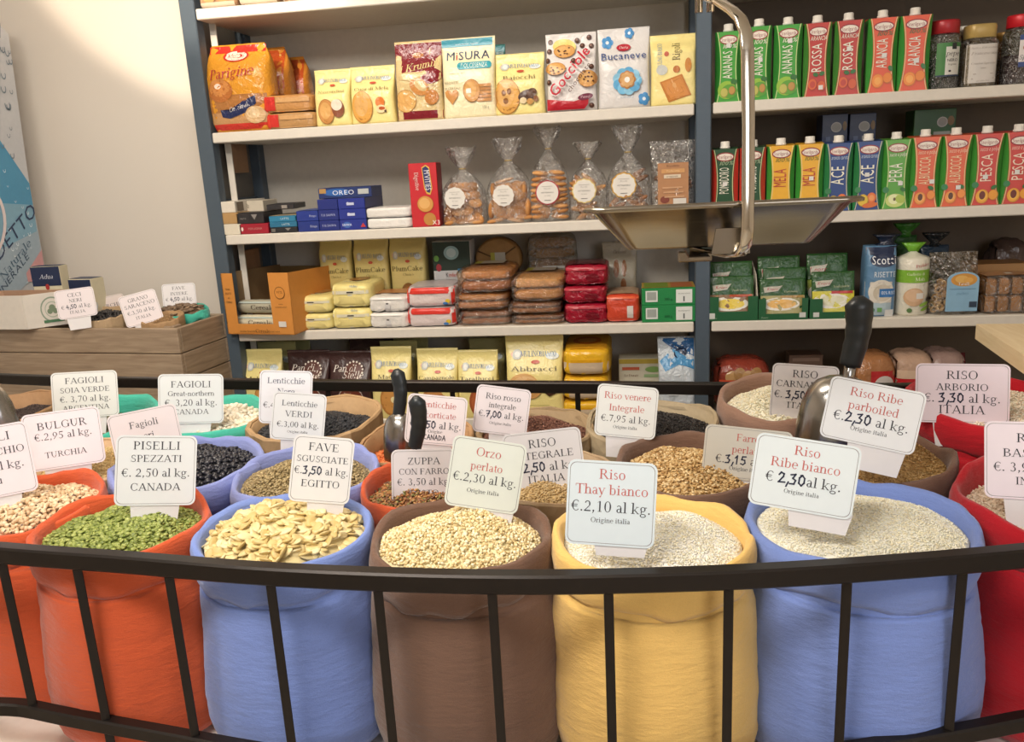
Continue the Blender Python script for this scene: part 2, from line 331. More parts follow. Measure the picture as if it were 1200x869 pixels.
def paint(mb, items, w, h, S, mk=None, e0=.0010, de=.00025):
    """prints shapes given in u (-1..1 across) and v (0..1 up) on the surface S(x, z, eps)"""
    mk = mk or (lambda c: M(c, .42)); e = e0
    for it in items:
        k = it[0]; e += de
        if k == 't':
            _, s, u, v, hh, col, font = it[:7]; o = it[7] if len(it) > 7 else {}
            segs = s if isinstance(s, list) else [(s, font, col)]
            lay, W = layout(segs, o.get('sh', 0)); sy = hh*h; sx = (o['w']*w/W) if 'w' in o else sy
            a = rad(o.get('rot', 0)); ca, sa = cos(a), sin(a)
            if 'w' in o and abs(o.get('rot', 0)) > 45: sx = o['w']*h/W; sy = hh*w
            for V, F, c in lay:
                P = []
                for x, y in V:
                    X, Y = (x-W/2)*sx, (y-.3)*sy; X, Y = X*ca-Y*sa, X*sa+Y*ca
                    P.append(S(u*w/2+X, v*h+Y, e))
                mb.add(P, F, mk(c))
        elif k == 'e':
            _, u, v, ru, rv, col = it[:6]; ex = it[6] if len(it) > 6 else 1; n = 24; rings = 4; a0 = rad(it[7]) if len(it) > 7 else 0; P = [S(u*w/2, v*h, e)]; F = []
            for r in range(1, rings+1):
                for i in range(n):
                    t = 2*pi*i/n; q = r/rings
                    if ex > 1: q *= 1+.06*cos(ex*t)
                    X, Y = ru*w/2*q*cos(t), rv*h*q*sin(t); P.append(S(u*w/2+X*cos(a0)-Y*sin(a0), v*h+X*sin(a0)+Y*cos(a0), e))
            for i in range(n): F.append([0, 1+i, 1+(i+1) % n])
            for r in range(rings-1):
                for i in range(n): F.append([1+r*n+i, 1+(r+1)*n+i, 1+(r+1)*n+(i+1) % n, 1+r*n+(i+1) % n])
            mb.add(P, F, mk(col), True)
        elif k == 'r':
            _, u0, v0, u1, v1, col = it[:6]; n = it[6] if len(it) > 6 else 6; P = []; F = []
            for j in range(n+1):
                for i in range(n+1): P.append(S((u0+(u1-u0)*i/n)*w/2, (v0+(v1-v0)*j/n)*h, e))
            for j in range(n):
                for i in range(n): a = j*(n+1)+i; F.append([a, a+1, a+n+2, a+n+1])
            mb.add(P, F, mk(col), True)
        elif k == 'p':
            pts = it[1]; c = (sum(p[0] for p in pts)/len(pts), sum(p[1] for p in pts)/len(pts)); n = len(pts); P = [S(c[0]*w/2, c[1]*h, e)]; F = []
            R = 4
            for r in range(1, R+1):
                for p in pts: P.append(S((c[0]+(p[0]-c[0])*r/R)*w/2, (c[1]+(p[1]-c[1])*r/R)*h, e))
            for i in range(n): F.append([0, 1+i, 1+(i+1) % n])
            for r in range(R-1):
                for i in range(n): F.append([1+r*n+i, 1+(r+1)*n+i, 1+(r+1)*n+(i+1) % n, 1+r*n+(i+1) % n])
            mb.add(P, F, mk(it[2]), True)

# ------------------------------------------------------------------ room shell
YS = 2.70; YW = 3.12                       # shelf front edge, back wall
Z2, Z3, Z4, Z5, Z1 = 1.693, 1.358, 1.022, .70, 2.075
def plaster(h):
    m, nt, N, L, b = newmat('plaster_'+h); c = lin(h)
    tc = N.new('ShaderNodeTexCoord'); t = N.new('ShaderNodeTexNoise'); t.inputs['Scale'].default_value = 3; t.inputs['Detail'].default_value = 5; L.new(tc.outputs['Object'], t.inputs['Vector'])
    mx = N.new('ShaderNodeMix'); mx.data_type = 'RGBA'; mx.inputs[6].default_value = tuple(v*.95 for v in c[:3])+(1,); mx.inputs[7].default_value = c
    L.new(t.outputs['Fac'], mx.inputs[0]); L.new(mx.outputs[2], b.inputs['Base Color']); b.inputs['Roughness'].default_value = .85
    t2 = N.new('ShaderNodeTexNoise'); t2.inputs['Scale'].default_value = 140; L.new(tc.outputs['Object'], t2.inputs['Vector'])
    bp = N.new('ShaderNodeBump'); bp.inputs['Strength'].default_value = .06; L.new(t2.outputs['Fac'], bp.inputs['Height']); L.new(bp.outputs['Normal'], b.inputs['Normal']); return m
def slab(name, c, s, m):
    b = MB(); b.box((0, 0, 0), s, m, 0); return struct(b.build(name, loc=c))
wallm = plaster('ece2d5'); ceilm = plaster('f2ede4')
m, nt, N, L, b = newmat('floor_tiles'); bk = N.new('ShaderNodeTexBrick'); tc = N.new('ShaderNodeTexCoord'); L.new(tc.outputs['Object'], bk.inputs['Vector'])
bk.offset = 0; bk.inputs['Scale'].default_value = 1; bk.inputs['Brick Width'].default_value = .4; bk.inputs['Row Height'].default_value = .4; bk.inputs['Mortar Size'].default_value = .004
bk.inputs['Color1'].default_value = lin('d8cdbb'); bk.inputs['Color2'].default_value = lin('cfc3b0'); bk.inputs['Mortar'].default_value = lin('9a9084'); L.new(bk.outputs['Color'], b.inputs['Base Color']); b.inputs['Roughness'].default_value = .35
slab('floor', (0, .5, -.05), (6.4, 5.4, .1), m)
slab('ceiling', (0, .5, 2.95), (6.4, 5.4, .1), ceilm)
slab('wall_back', (0, YW+.05, 1.45), (6.4, .1, 2.9), wallm)
slab('wall_left', (-3.15, .5, 1.45), (.1, 5.14, 2.9), wallm)
slab('wall_right', (3.15, .5, 1.45), (.1, 5.14, 2.9), wallm)
slab('wall_front', (0, -2.15, 1.45), (6.2, .1, 2.9), wallm)
# ------------------------------------------------------------------ shelving
BLUE = M('4e5b67', .5, .2); SHW = M('d9d2c6', .5); 
def post(u, x, y, w=.05, name='post'):
    b = MB(); b.box((0, 0, 1.22), (w, .05, 2.44), BLUE, .003)
    return b.build(name, u, (x, y, 0))
def unit(name, x0, x1, label, back, zs, lp, rp):
    u = tag(empty(name, ((x0+x1)/2, (YS+YW)/2, 0)), label, 'shelves', 'wall shelving'); ox, oy = u.location.x, u.location.y
    for z in zs:
        b = MB(); b.box((0, 0, -.0165), (x1-x0-.004, .385, .033), SHW, .003); b.build('shelf_board', u, ((x0+x1)/2-ox, YS+.1925-oy, z))
    b = MB(); b.box((0, 0, 1.22), (x1-x0+.04, .012, 2.44), M(back, .7), 0); b.build('back_panel', u, (0, YW-.012-oy, 0))
    for x, w in lp+rp:
        post(u, x-ox, YS+.027-oy, w); post(u, x-ox, YW-.047-oy, w)
    return u, ox, oy
LX0, LX1, RX0, RX1 = -1.392, .174, .226, 1.75
u, ox, oy = unit('shelf_unit', LX0, LX1, 'grey-white wall shelves on blue-grey slotted posts, holding biscuits and cakes', 'cfc8bc', (Z1, Z2, Z3, Z4, Z5), [(-1.42, .052)], [(.2, .046)])
b = MB(); b.box((0, 0, 1.22), (.022, .006, 2.44), M('d5cec2', .6), .001); b.build('side_strip', u, (-1.383-ox, YS+.09-oy, 0), label='white upright strip behind the left post')
for z in (1.12, 1.46, 1.80, 2.2):
    b = MB(); b.box((0, 0, 0), (.012, .34, .03), BLUE, .001); b.build('side_brace', u, (-1.425-ox, YS+.2-oy, z))
b = MB(); b.box((0, 0, 1.22), (.004, .30, 2.44), M('6e6a64', .7), 0); b.build('side_panel', u, (-1.432-ox, YS+.2-oy, 0), label='dark grey sheet standing in for shade between the left posts')  # dark sheet added for the shaded gap between the posts
for z, h in ((1.612, .1), (1.19, .2)):
    b = MB(); b.box((0, 0, 0), (.012, .13, h), kraft('9c7a5c'), .003); b.build('cardboard_pad', u, (-1.405-ox, YS+.2-oy, z), label='brown cardboard pad between the side posts')
unit('shelf_unit', RX0, RX1, 'grey shelves right of the middle blue-grey post, holding juice cartons and soups', '66594b', (Z2+.0, Z3-.004, Z4, Z5, 2.06), [], [(1.78, .05)])
# ------------------------------------------------------------------ drinks fridge at far left
FXS, FY1 = -2.27, 2.95
def fpt(px, py): p = PX(px, py, FXS); return p.y, p.z
f = MB(); f.box((-.30, (2.28+FY1)/2, 1.04), (.6, FY1-2.28, 2.08), M('b9bcc0', .3), .012)
f.box((-.30, (2.28+FY1)/2, 2.115), (.6, FY1-2.28, .07), M('4a5f80', .35), .01)
def SF(y, z, e): return (e, y, z)
def fpoly(pix, col, e):
    pts = [fpt(*p) for p in pix]; c = tuple(sum(q[i] for q in pts)/len(pts) for i in (0, 1)); f.add([SF(*p, e) for p in pts], [list(range(len(pts)))], M(col, .3))
fpoly([(0, 30), (9.5, 40), (34, 215), (0, 175)], 'c3c5c9', .0012)
fpoly([(-60, 110), (0, 165), (34, 215), (50, 314), (-60, 420)], '4a93b9', .0016)
fpoly([(-60, 215), (0, 238), (38, 240), (50, 314), (-60, 420)], '7fabc2', .0020)
fpoly([(-60, 300), (0, 292), (44, 270), (50, 314), (-60, 420)], '9fb2c0', .0024)
fpoly([(30, 320), (48, 292), (51, 312), (45, 330), (32, 330)], 'd09a9c', .0028)
random.seed(4)
for i in range(70):                                        # printed water drops
    px = random.uniform(0, 48); py = random.uniform(45, 300)
    if px > 8+(py-25)*.147-3: continue
    r = random.uniform(.006, .014) if py < 190 else random.uniform(.003, .007); y, z = fpt(px, py); dark = py < 190
    P = [SF(y+r*k*1.1*cos(t), z+r*k*1.5*sin(t), .0034) for t in [math.pi*(.9+1.25*j/9) for j in range(10)] for k in (.7, 1)]
    f.add(P, [[2*j, 2*j+1, 2*j+3, 2*j+2] for j in range(9)], M('6f7f8c' if dark else 'dce8ee', .3))
def ftext(s, p0, p1, hpx, col, font, e, bold=0):
    (y0, z0), (y1, z1) = fpt(*p0), fpt(*p1); lay, W = layout([(s, font, col)]); q0 = fpt(p0[0]-hpx*.55, p0[1]-hpx*.85); hy, hz = q0[0]-y0, q0[1]-z0
    for V, F, c in lay: f.add([SF(y0+(y1-y0)*x/W+hy*y/.68, z0+(z1-z0)*x/W+hz*y/.68, e) for x, y in V], F, M(c, .3))
ftext('SAN BENEDETTO', (-74, 398), (43, 249), 17, '22365c', 'b', .0036)
ftext('Acqua Minerale Naturale', (-70, 425), (36, 286), 10, '4f6d84', 's', .0036)
ftext('ACQUA OLIGOMINERALE', (-75, 448), (34, 301), 8, '41586f', 'b', .0036)
P = []
for t in range(15):
    a = rad(-75+150*t/14); P += [SF(*fpt(-30+33*cos(a), 262-48*sin(a)), .0038), SF(*fpt(-30+36.5*cos(a), 262-51*sin(a)), .0038)]
f.add(P, [[2*j, 2*j+1, 2*j+3, 2*j+2] for j in range(14)], M('e6d8d8', .3))
fo = f.build('drinks_fridge', loc=(FXS, 0, 0)); tag(fo, 'tall drinks fridge printed with blue water drops, at far left by the wall', 'fridge')
# ------------------------------------------------------------------ wooden crate on a plinth, left
CZ = 1.09; c0, c1, c2 = PZ(-22, 384.5, CZ), PZ(207, 384.5, CZ), PZ(264, 368, CZ)
cw = (c1-c0).length; crz = math.atan2(c1.y-c0.y, c1.x-c0.x); cd = .27
cr = tag(empty('wooden_crate', ((c0.x+c1.x)/2, (c0.y+c1.y)/2, CZ-.34), crz), 'weathered brown plank crate holding small sacks, left of the shelves', 'crate')
WD = wood('ab967e', '8c7762'); WD2 = wood('a48f78', '857059', axis='Y')
for i in range(4):
    b = MB(); b.box((0, .008, .0425+i*.085), (cw, .016, .082), WD, .002); b.build('front_plank', cr)
    b = MB(); b.box((0, cd-.008, .0425+i*.085), (cw, .016, .082), WD, .002); b.build('back_plank', cr)
    for s in (-1, 1):
        b = MB(); b.box((s*(cw/2-.008), cd/2, .0425+i*.085), (.016, cd-.034, .082), WD2, .002); b.build('side_plank', cr)
for s in (-1, 1):
    b = MB(); b.box((s*(cw/2-.04), .022, .172), (.045, .012, .34), WD2, .002); b.build('corner_batten', cr)
    b = MB(); b.box((s*(cw/2-.024), .03, .172), (.016, .04, .345), WD2, .002); b.build('corner_post', cr)
b = MB(); b.box((0, cd/2, .012), (cw-.03, cd-.03, .02), WD, .002); b.build('base', cr)
for i in range(2):
    b = MB(); b.box((0, .004, -.044-i*.09), (cw+.02, .014, .085), WD, .002)
    b.build('plinth_plank', cr)
b = MB(); b.box((0, cd/2+.02, -.375), (cw-.02, cd-.02, .74), WD, .004); b.build('plinth', cr, label='wooden plinth under the crate')
# ------------------------------------------------------------------ counter corner at right
ct = tag(empty('shop_counter', (0, 0, 0)), 'pale wooden counter top jutting in at the right edge', 'counter')
CTZ = 1.12; a, d = PZ(1144, 379.5, CTZ), PZ(1185, 406.5, CTZ); dr = (d-a).normalized(); n = Vector((-dr.y, dr.x, 0)); n = n if n.x > 0 else -n
ln = .95; b = MB(); th = .036
q = [a, a+dr*ln, a+dr*ln+n*.8, a+n*.8]; fw_ = PZ(1200, 379, CTZ)
q = [a, a+dr*ln, a+dr*ln+Vector((.8, 0, 0)), a+(fw_-a).normalized()*.9]
b.loft([[p-Vector((0, 0, th)) for p in q], [p for p in q]], wood('ecd9b4', 'dfc79c', axis='Y', r=.35), smooth=False); b.build('counter_top', ct)
b = MB(); b.box((1.5, 1.62, .54), (.04, .7, 1.08), wood('cdb68d', 'b89f74', axis='Y'), .003); b.build('side_panel', ct)
# ------------------------------------------------------------------ display stand with iron rail
IRON = M('2a2522', .38, .6); RZ = 1.02; RB = .735
fr = [PZ(x, y-14, RZ) for x, y in ((-120, 640), (0, 653), (150, 664), (300, 676), (450, 683), (600, 686), (750, 684), (900, 678), (1050, 668), (1200, 655), (1330, 640))]
bkp = [PZ(x, y, RZ) for x, y in ((1250, 452), (1000, 450.5), (700, 448), (400, 446), (100, 442), (-60, 440))]
loop = [Vector((p.x, p.y, 0)) for p in fr]+[Vector((1.02, 1.35, 0)), Vector((1.12, 1.65, 0))]+[Vector((p.x, p.y, 0)) for p in bkp]+[Vector((-2.0, 1.85, 0)), Vector((-1.75, 1.45, 0))]
def cat_loop(P, n=8):
    out = []
    for i in range(len(P)):
        p0, p1, p2, p3 = P[i-1], P[i], P[(i+1) % len(P)], P[(i+2) % len(P)]
        for k in range(n):
            t = k/n; out.append(.5*((2*p1)+(p2-p0)*t+(2*p0-5*p1+4*p2-p3)*t*t+(3*p1-p0-3*p2+p3)*t**3))
    return out
LP = cat_loop(loop)
st = tag(empty('sack_stand', (0, 0, 0)), 'oval raised display stand with a black iron railing around the grain sacks', 'stand')
def RB0(x): x = max(-1.1, min(.6, x)); q = (x+.25)/.75; return .707+.034*q*q+.008*q
def ringbar(name, z, hw, hh, dzf=lambda x: 0):
    b = MB(); n = len(LP); rings = []
    for i in range(n):
        t = (LP[(i+1) % n]-LP[i-1]).normalized(); s = Vector((t.y, -t.x, 0))
        rings.append([LP[i]+s*x+Vector((0, 0, z+zz+dzf(LP[i].x))) for x, zz in ((-hw, -hh+.003), (-hw+.003, -hh), (hw-.003, -hh), (hw, -hh+.003), (hw, hh-.003), (hw-.003, hh), (-hw+.003, hh), (-hw, hh-.003))])
    rings.append(rings[0]); b.loft(rings, IRON, False, False, smooth=False); return b.build(name, st)
ringbar('top_rail', RZ-.012, .012, .014); ringbar('bottom_rail', RB, .011, .012, lambda x: RB0(x)-RB)
def onloop(px, py, back=False):
    best = None
    for i in range(len(LP)):
        p = LP[i]
        if (p.y > 1.7) != back: continue
        d = ray(px, py); q = CAM+d*((RZ-.02-CAMZ)/d.z); e = abs(math.atan2(p.x, p.y)-math.atan2(q.x, q.y))
        if best is None or e < best[0]: best = (e, i)
    return best[1]
def lp_at(px, py, back):
    i = onloop(px, py, back); q = ray(px, py); ta = q.x/q.y; b = None
    for j in range(-16, 17):
        k = i+(1 if j >= 0 else -1); t = abs(j)/16; p = LP[i]*(1-t)+LP[k % len(LP)]*t; e = abs(p.x/p.y-ta)
        if b is None or e < b[0]: b = (e, p)
    return b[1]
for px, py, back in [(-140, 640, 0), (3, 660, 0), (92, 672, 0), (200, 685, 0), (318, 692, 0), (443, 694, 0), (577, 694, 0), (713, 694, 0), (854, 690, 0), (992, 682, 0), (1128, 670, 0), (1270, 655, 0)]+[(x, 455, 1) for x in (-30, 95, 240, 385, 529, 676, 834, 985, 1130)]:
    p = lp_at(px, py, bool(back)); b = MB(); zb = .64 if px in (92, 577, 1128, -140) or back else RB0(p.x)
    b.box((0, 0, (zb+RZ-.02)/2), (.013, .013, RZ-.02-zb), IRON, .001); b.build('bar', st, (p.x, p.y, 0), rz=math.atan2(p.x, -p.y))
b = MB(); cen = Vector((-.35, 1.5, 0)); ins = [cen+(p-cen)*1.015 for p in LP]
b.loft([[p+Vector((0, 0, .58)) for p in ins], [p+Vector((0, 0, .625)) for p in ins], [p*1+Vector((0, 0, .63)) for p in [cen+(q-cen)*.995 for q in ins]]], M('e9e2d6', .5), smooth=False)
b.build('platform', st)
b = MB(); ins2 = [cen+(p-cen)*.9 for p in LP]; b.loft([[p for p in ins2], [p+Vector((0, 0, .58)) for p in ins2]], M('b9ae9f', .6), smooth=False); b.build('pedestal', st)

# ------------------------------------------------------------------ sacks, paper bags and what they hold
SZ = .632
def cloth_sack(name, x, y, rx, ry, z, col, label, cat='sack', z0=SZ, bulge=1.11, seed=0, cuff=.055, tilt=.012, group=None, body=None):
    o = Vector((x, y, z0)); H = z-z0; n = 72; fm = fabric(col)
    def rr(t, zz, amp=1):
        a = nz(cos(t)*1.6+seed*7.1, sin(t)*1.6, zz*3+seed); c = nz(cos(t)*5+seed, sin(t)*5, zz*9+seed*3.3); d = nz(cos(t)*2+seed*5, zz*34, sin(t)*2)
        return 1+amp*(.035*a+.014*c+.010*d)
    prof = [(0, .0), (.55, .0), (.8, .004), (.96, .025), (1.06, .08), (bulge, .17), (bulge*1.005, .28), (bulge*.99, .42), (bulge*.965, .56), (bulge*.94, .69), (1.0, .80), (.97, .88), (.95, .95)]
    rings = []
    P2 = []
    for i in range(len(prof)-1):
        for k in range(4): t = k/4; P2.append((prof[i][0]*(1-t)+prof[i+1][0]*t, prof[i][1]*(1-t)+prof[i+1][1]*t))
    P2.append(prof[-1])
    for r, v in P2:
        rings.append([Vector((rx*r*rr(t, v*H*2.2)*cos(t), ry*r*rr(t, v*H*2.2)*sin(t), v*H+(tilt*sin(t) if v > .8 else 0))) for t in [2*pi*j/n for j in range(n)]])
    mb = MB(); mb.loft(rings, fm, True, False); so = mb.build(name, loc=o); tag(so, label, cat, group)
    cp = [(.945, -cuff*1.0), (.99, -cuff*1.02), (1.015, -cuff*.85), (1.035, -cuff*.45), (1.03, -.012), (1.005, .003), (.965, .006), (.925, -.002), (.895, -.02), (.88, -.045), (.86, -.07)]
    rings = []
    for k, (r, dz) in enumerate(cp):
        row = []
        for j in range(n):
            t = 2*pi*j/n; wv = nz(cos(t)*1.3+seed*3, sin(t)*1.3, seed); w2 = nz(cos(t)*4+seed*2, sin(t)*4, k*.4)
            f = rr(t, 2.2*H)+.02*w2*(1 if k < 7 else .4)
            zz = H+dz+tilt*sin(t)+.014*wv+.004*w2+(.012*nz(cos(t)*3, sin(t)*3, seed*9) if k < 3 else 0)
            row.append(Vector((rx*r*f*cos(t), ry*r*f*sin(t), zz)))
        rings.append(row)
    mb = MB(); mb.loft(rings, fm, False, False); mb.build('cuff', so); return so
def paper_bag(name, x, y, rx, ry, z, label, col='b5946c', z0=SZ, seed=0, fold=.05, cat='bag', group='kraft paper bags', tilt=.01):
    H = z-z0; n = 26; km = kraft(col)
    def pt(t, r, zz, k=0):
        a = nz(cos(t)*1.8+seed*4.7, sin(t)*1.8, zz*6+seed); c = nz(cos(t)*6+seed, sin(t)*6, zz*22+k)
        q = 1+.06*a+.03*c; e = .8; cx, sy = cos(t), sin(t)
        return Vector((rx*r*q*math.copysign(abs(cx)**e, cx), ry*r*q*math.copysign(abs(sy)**e, sy), zz+(tilt*sin(t)+.006*c if zz > H-.1 else 0)))
    T = [2*pi*j/n for j in range(n)]
    mb = MB(); mb.loft([[pt(t, r, v*H) for t in T] for r, v in ((.9, 0), (.97, .08), (1.0, .25), (1.0, .45), (.99, .65), (.98, .8), (.97, .9), (.965, 1.0), (.925, 1.0), (.92, .85), (.9, .7))], km, True, False, smooth=True)
    so = mb.build(name, loc=(x, y, z0)); tag(so, label, cat, group)
    mb = MB(); mb.loft([[pt(t, r, H+dz, 1) for t in T] for r, dz in ((.985, -fold), (1.02, -fold-.003), (1.03, -fold*.5), (1.02, 0), (.995, .004), (.95, .003), (.93, -.01))], km, False, False, smooth=False)
    mb.build('folded_rim', so); return so
# grain shapes ---------------------------------------------------------------
def ell(nu, nv, a, b, c, bend=0, flat=0):
    V = [(0, 0, -c)]; F = []
    for j in range(1, nv):
        for i in range(nu):
            p = pi*j/nv; t = 2*pi*i/nu; V.append((a*sin(p)*cos(t), b*sin(p)*sin(t)+bend*(cos(t)*sin(p))**2*a, -c*cos(p)))
    V.append((0, 0, c)); L_ = len(V)-1
    for i in range(nu): F.append((0, 1+(i+1) % nu, 1+i))
    for j in range(nv-2):
        for i in range(nu):
            q = 1+j*nu; k = (i+1) % nu; F += [(q+i, q+k, q+nu+k), (q+i, q+nu+k, q+nu+i)]
    for i in range(nu): q = 1+(nv-2)*nu; F.append((q+i, q+(i+1) % nu, L_))
    V = np.array(V, float)
    if flat: V[:, 2] = np.maximum(V[:, 2], -c*flat)
    return V, np.array(F, int)
SHAPES = {
 'rice': ell(5, 3, .0036, .0012, .0012), 'short_rice': ell(5, 3, .0031, .0016, .0015), 'barley': ell(6, 4, .0032, .0022, .0020), 'farro': ell(6, 4, .0042, .0022, .0020),
 'bean': ell(8, 6, .0062, .0040, .0036, .15), 'white_bean': ell(8, 6, .0075, .0050, .0042, .1), 'black_eye': ell(8, 6, .0058, .0042, .0038, .12), 'chick': ell(8, 6, .005, .0048, .0046),
 'split_pea': ell(8, 4, .0046, .0046, .0020, 0, .5), 'lentil': ell(7, 4, .0030, .0030, .0014), 'fava': ell(10, 6, .0125, .0092, .0028, .12), 'seed': ell(5, 3, .0016, .0014, .0013), 'fava_dark': ell(9, 5, .0115, .0085, .0034, .12)}
def grains(name, x, y, rx, ry, z, shape, cols, count, label, cat, mound=.03, tilt=.0, seed=1, base=None, rough=.45, spot=None, sc=1.0, lean=.32, back=0.0, loose=1.1):
    """one heap of uncountable grains: a rounded heap plus single grains lying on it"""
    rng = np.random.default_rng(seed); GV, GF = SHAPES[shape]; GV = GV*sc
    r = np.sqrt(rng.random(count)); t = rng.random(count)*2*np.pi; px, py = rx*r*np.cos(t), ry*r*np.sin(t)
    def hz(X, Y):
        q = np.clip((X/rx)**2+(Y/ry)**2, 0, 1); u_ = .006*np.sin(X*37+seed)*np.cos(Y*29+seed*2)+.003*np.sin(X*81+Y*63+seed)
        return mound*(1-q)+tilt*Y/ry+back*np.clip(Y/ry, 0, 1)**2*(1-q)+u_*(1-q*.5)
    pz = hz(px, py)+rng.random(count)*np.ptp(GV[:, 2])*loose
    yaw = rng.random(count)*2*np.pi; ti = rng.normal(0, lean, count); rl = rng.normal(0, lean, count); s = rng.normal(1, .1, count)
    cy, sy, ct, st_, cr_, sr = np.cos(yaw), np.sin(yaw), np.cos(ti), np.sin(ti), np.cos(rl), np.sin(rl)
    R = np.empty((count, 3, 3)); R[:, 0] = np.stack([cy*ct, cy*st_*sr-sy*cr_, cy*st_*cr_+sy*sr], 1); R[:, 1] = np.stack([sy*ct, sy*st_*sr+cy*cr_, sy*st_*cr_-cy*sr], 1); R[:, 2] = np.stack([-st_, ct*sr, ct*cr_], 1)
    V = np.einsum('nij,vj->nvi', R, GV)*s[:, None, None]+np.stack([px, py, pz], 1)[:, None, :]
    nv = len(GV); F = (GF[None]+(np.arange(count)*nv)[:, None, None]).reshape(-1, 3); V = V.reshape(-1, 3)
    ci = rng.integers(0, len(cols), count); MI = np.repeat(ci, len(GF)).reshape(count, -1)
    mats = [M(c, rough, 0, .1) for c in cols]
    if spot:
        fc = GV[GF].mean(1); sp = (fc[:, 1] < -np.ptp(GV[:, 1])*.3) & (np.abs(fc[:, 0]) < np.ptp(GV[:, 0])*.13) & (np.abs(fc[:, 2]) < np.ptp(GV[:, 2])*.2); mats.append(M(spot, .5)); MI[:, sp] = len(mats)-1
    nb, mr = 40, 12; BV = [(0, 0, float(hz(np.array(0.), np.array(0.)))-.001)]
    for j in range(1, mr+1):
        for i in range(nb):
            q = j/mr; X, Y = 1.02*rx*q*cos(2*pi*i/nb), 1.02*ry*q*sin(2*pi*i/nb); BV.append((X, Y, float(hz(np.array(X), np.array(Y)))-.001))
    for i in range(nb): X, Y = 1.02*rx*cos(2*pi*i/nb), 1.02*ry*sin(2*pi*i/nb); BV.append((X, Y, -.05))
    BF = [(0, 1+i, 1+(i+1) % nb) for i in range(nb)]
    for j in range(mr):
        for i in range(nb): q = 1+j*nb; k = (i+1) % nb; BF += [(q+i, q+nb+i, q+nb+k), (q+i, q+nb+k, q+k)]
    off = len(V); V = np.vstack([V, np.array(BV)]); F = np.vstack([F, np.array(BF)+off]); mats.append(M(base or cols[0], .8, 0, .25)); MI = np.concatenate([MI.ravel(), np.full(len(BF), len(mats)-1)])
    me = bpy.data.meshes.new(name); me.vertices.add(len(V)); me.vertices.foreach_set('co', V.astype(np.float32).ravel()); me.loops.add(F.size); me.loops.foreach_set('vertex_index', F.astype(np.int32).ravel())
    me.polygons.add(len(F)); me.polygons.foreach_set('loop_start', np.arange(0, F.size, 3, dtype=np.int32)); me.polygons.foreach_set('loop_total', np.full(len(F), 3, np.int32))
    for m in mats: me.materials.append(m)
    me.polygons.foreach_set('material_index', MI.astype(np.int32)); me.polygons.foreach_set('use_smooth', np.ones(len(F), bool)); me.update(); me.validate()
    o = bpy.data.objects.new(name, me); scn.collection.objects.link(o); o.location = (x, y, z); tag(o, label, cat, None, 'stuff'); return o
OR, BL, LI, BR, YE, RE, TE = 'cc5933', '7c92d2', '8a95ce', '765a4b', 'eec474', 'bd1f2b', '4ab59f'
def full(kind, x, y, rx, ry, z, col, slabel, gname, shape, cols, n, glabel, gcat, mound=.03, dz=-.018, seed=1, **k):
    if kind == 'c': cloth_sack('grain_sack', x, y, rx, ry, z, col, slabel, seed=seed, group='cloth grain sacks', **k.pop('sk', {}))
    else: paper_bag('paper_bag', x, y, rx, ry, z, slabel, col, seed=seed, **k.pop('sk', {}))
    f = .885 if kind == 'c' else .91
    grains(gname, x, y, rx*f, ry*f, z+dz, shape, cols, n, glabel, gcat, mound, seed=seed, **k)
# front row
full('c', -1.09, 1.27, .12, .12, .995, OR, 'orange sack cut by the left edge, full of black-eyed peas', 'black_eyed_peas', 'black_eye', ('dcc09a', 'cfae86', 'e6cfac'), 1400, 'cream black-eyed peas heaped in the leftmost orange sack', 'peas', .03, seed=1, spot='3a2630')
full('c', -.865, 1.19, .142, .128, .995, OR, 'orange sack in the front row with green split peas', 'split_peas', 'split_pea', ('8f9a4b', '7d8a3e', 'a0a95c', '6f7c38'), 2400, 'green split peas heaped in the orange front sack', 'peas', .03, seed=2)
full('c', -.57, 1.175, .142, .122, .995, BL, 'blue sack in the front row heaped with big flat beans', 'broad_beans', 'fava', ('e0cc94', 'd9c184', 'e8d6a4', 'cfb474'), 560, 'large pale shelled broad beans heaped in the blue front sack', 'beans', .04, seed=3, lean=.35, dz=-.012)
full('c', -.28, 1.165, .14, .12, .995, BR, 'brown sack in the front row filled with pearl barley', 'pearl_barley', 'barley', ('f0deb0', 'e4cd98', 'f8ebc8', 'd8be88'), 3800, 'pearl barley heaped in the brown front sack', 'barley', .04, seed=4, dz=-.012)
full('c', .012, 1.18, .148, .128, .995, YE, 'yellow sack in the front row filled with white rice', 'white_rice', 'rice', ('fff8e6', 'fbf2d8', 'fffaf0', 'f0e6c8'), 8000, 'long white rice heaped in the yellow sack', 'rice', .035, seed=5, dz=-.014, sc=.75, lean=.15, loose=.45)
full('c', .325, 1.235, .166, .15, .995, BL, 'largest blue sack, right of the yellow one, with white rice', 'white_rice', 'short_rice', ('fff6de', 'fff0d0', 'fffaea'), 9000, 'creamy white rice heaped in the right blue sack', 'rice', .03, seed=6, dz=-.012, sc=.72, lean=.12, loose=.35)
full('c', .655, 1.33, .155, .165, .995, RE, 'red sack at the right edge of the front row', 'white_rice', 'rice', ('e9d5bd', 'dfc6aa', 'f2e3cf'), 4200, 'pale rice in the red sack at the right edge', 'rice', .02, seed=7, dz=-.03)
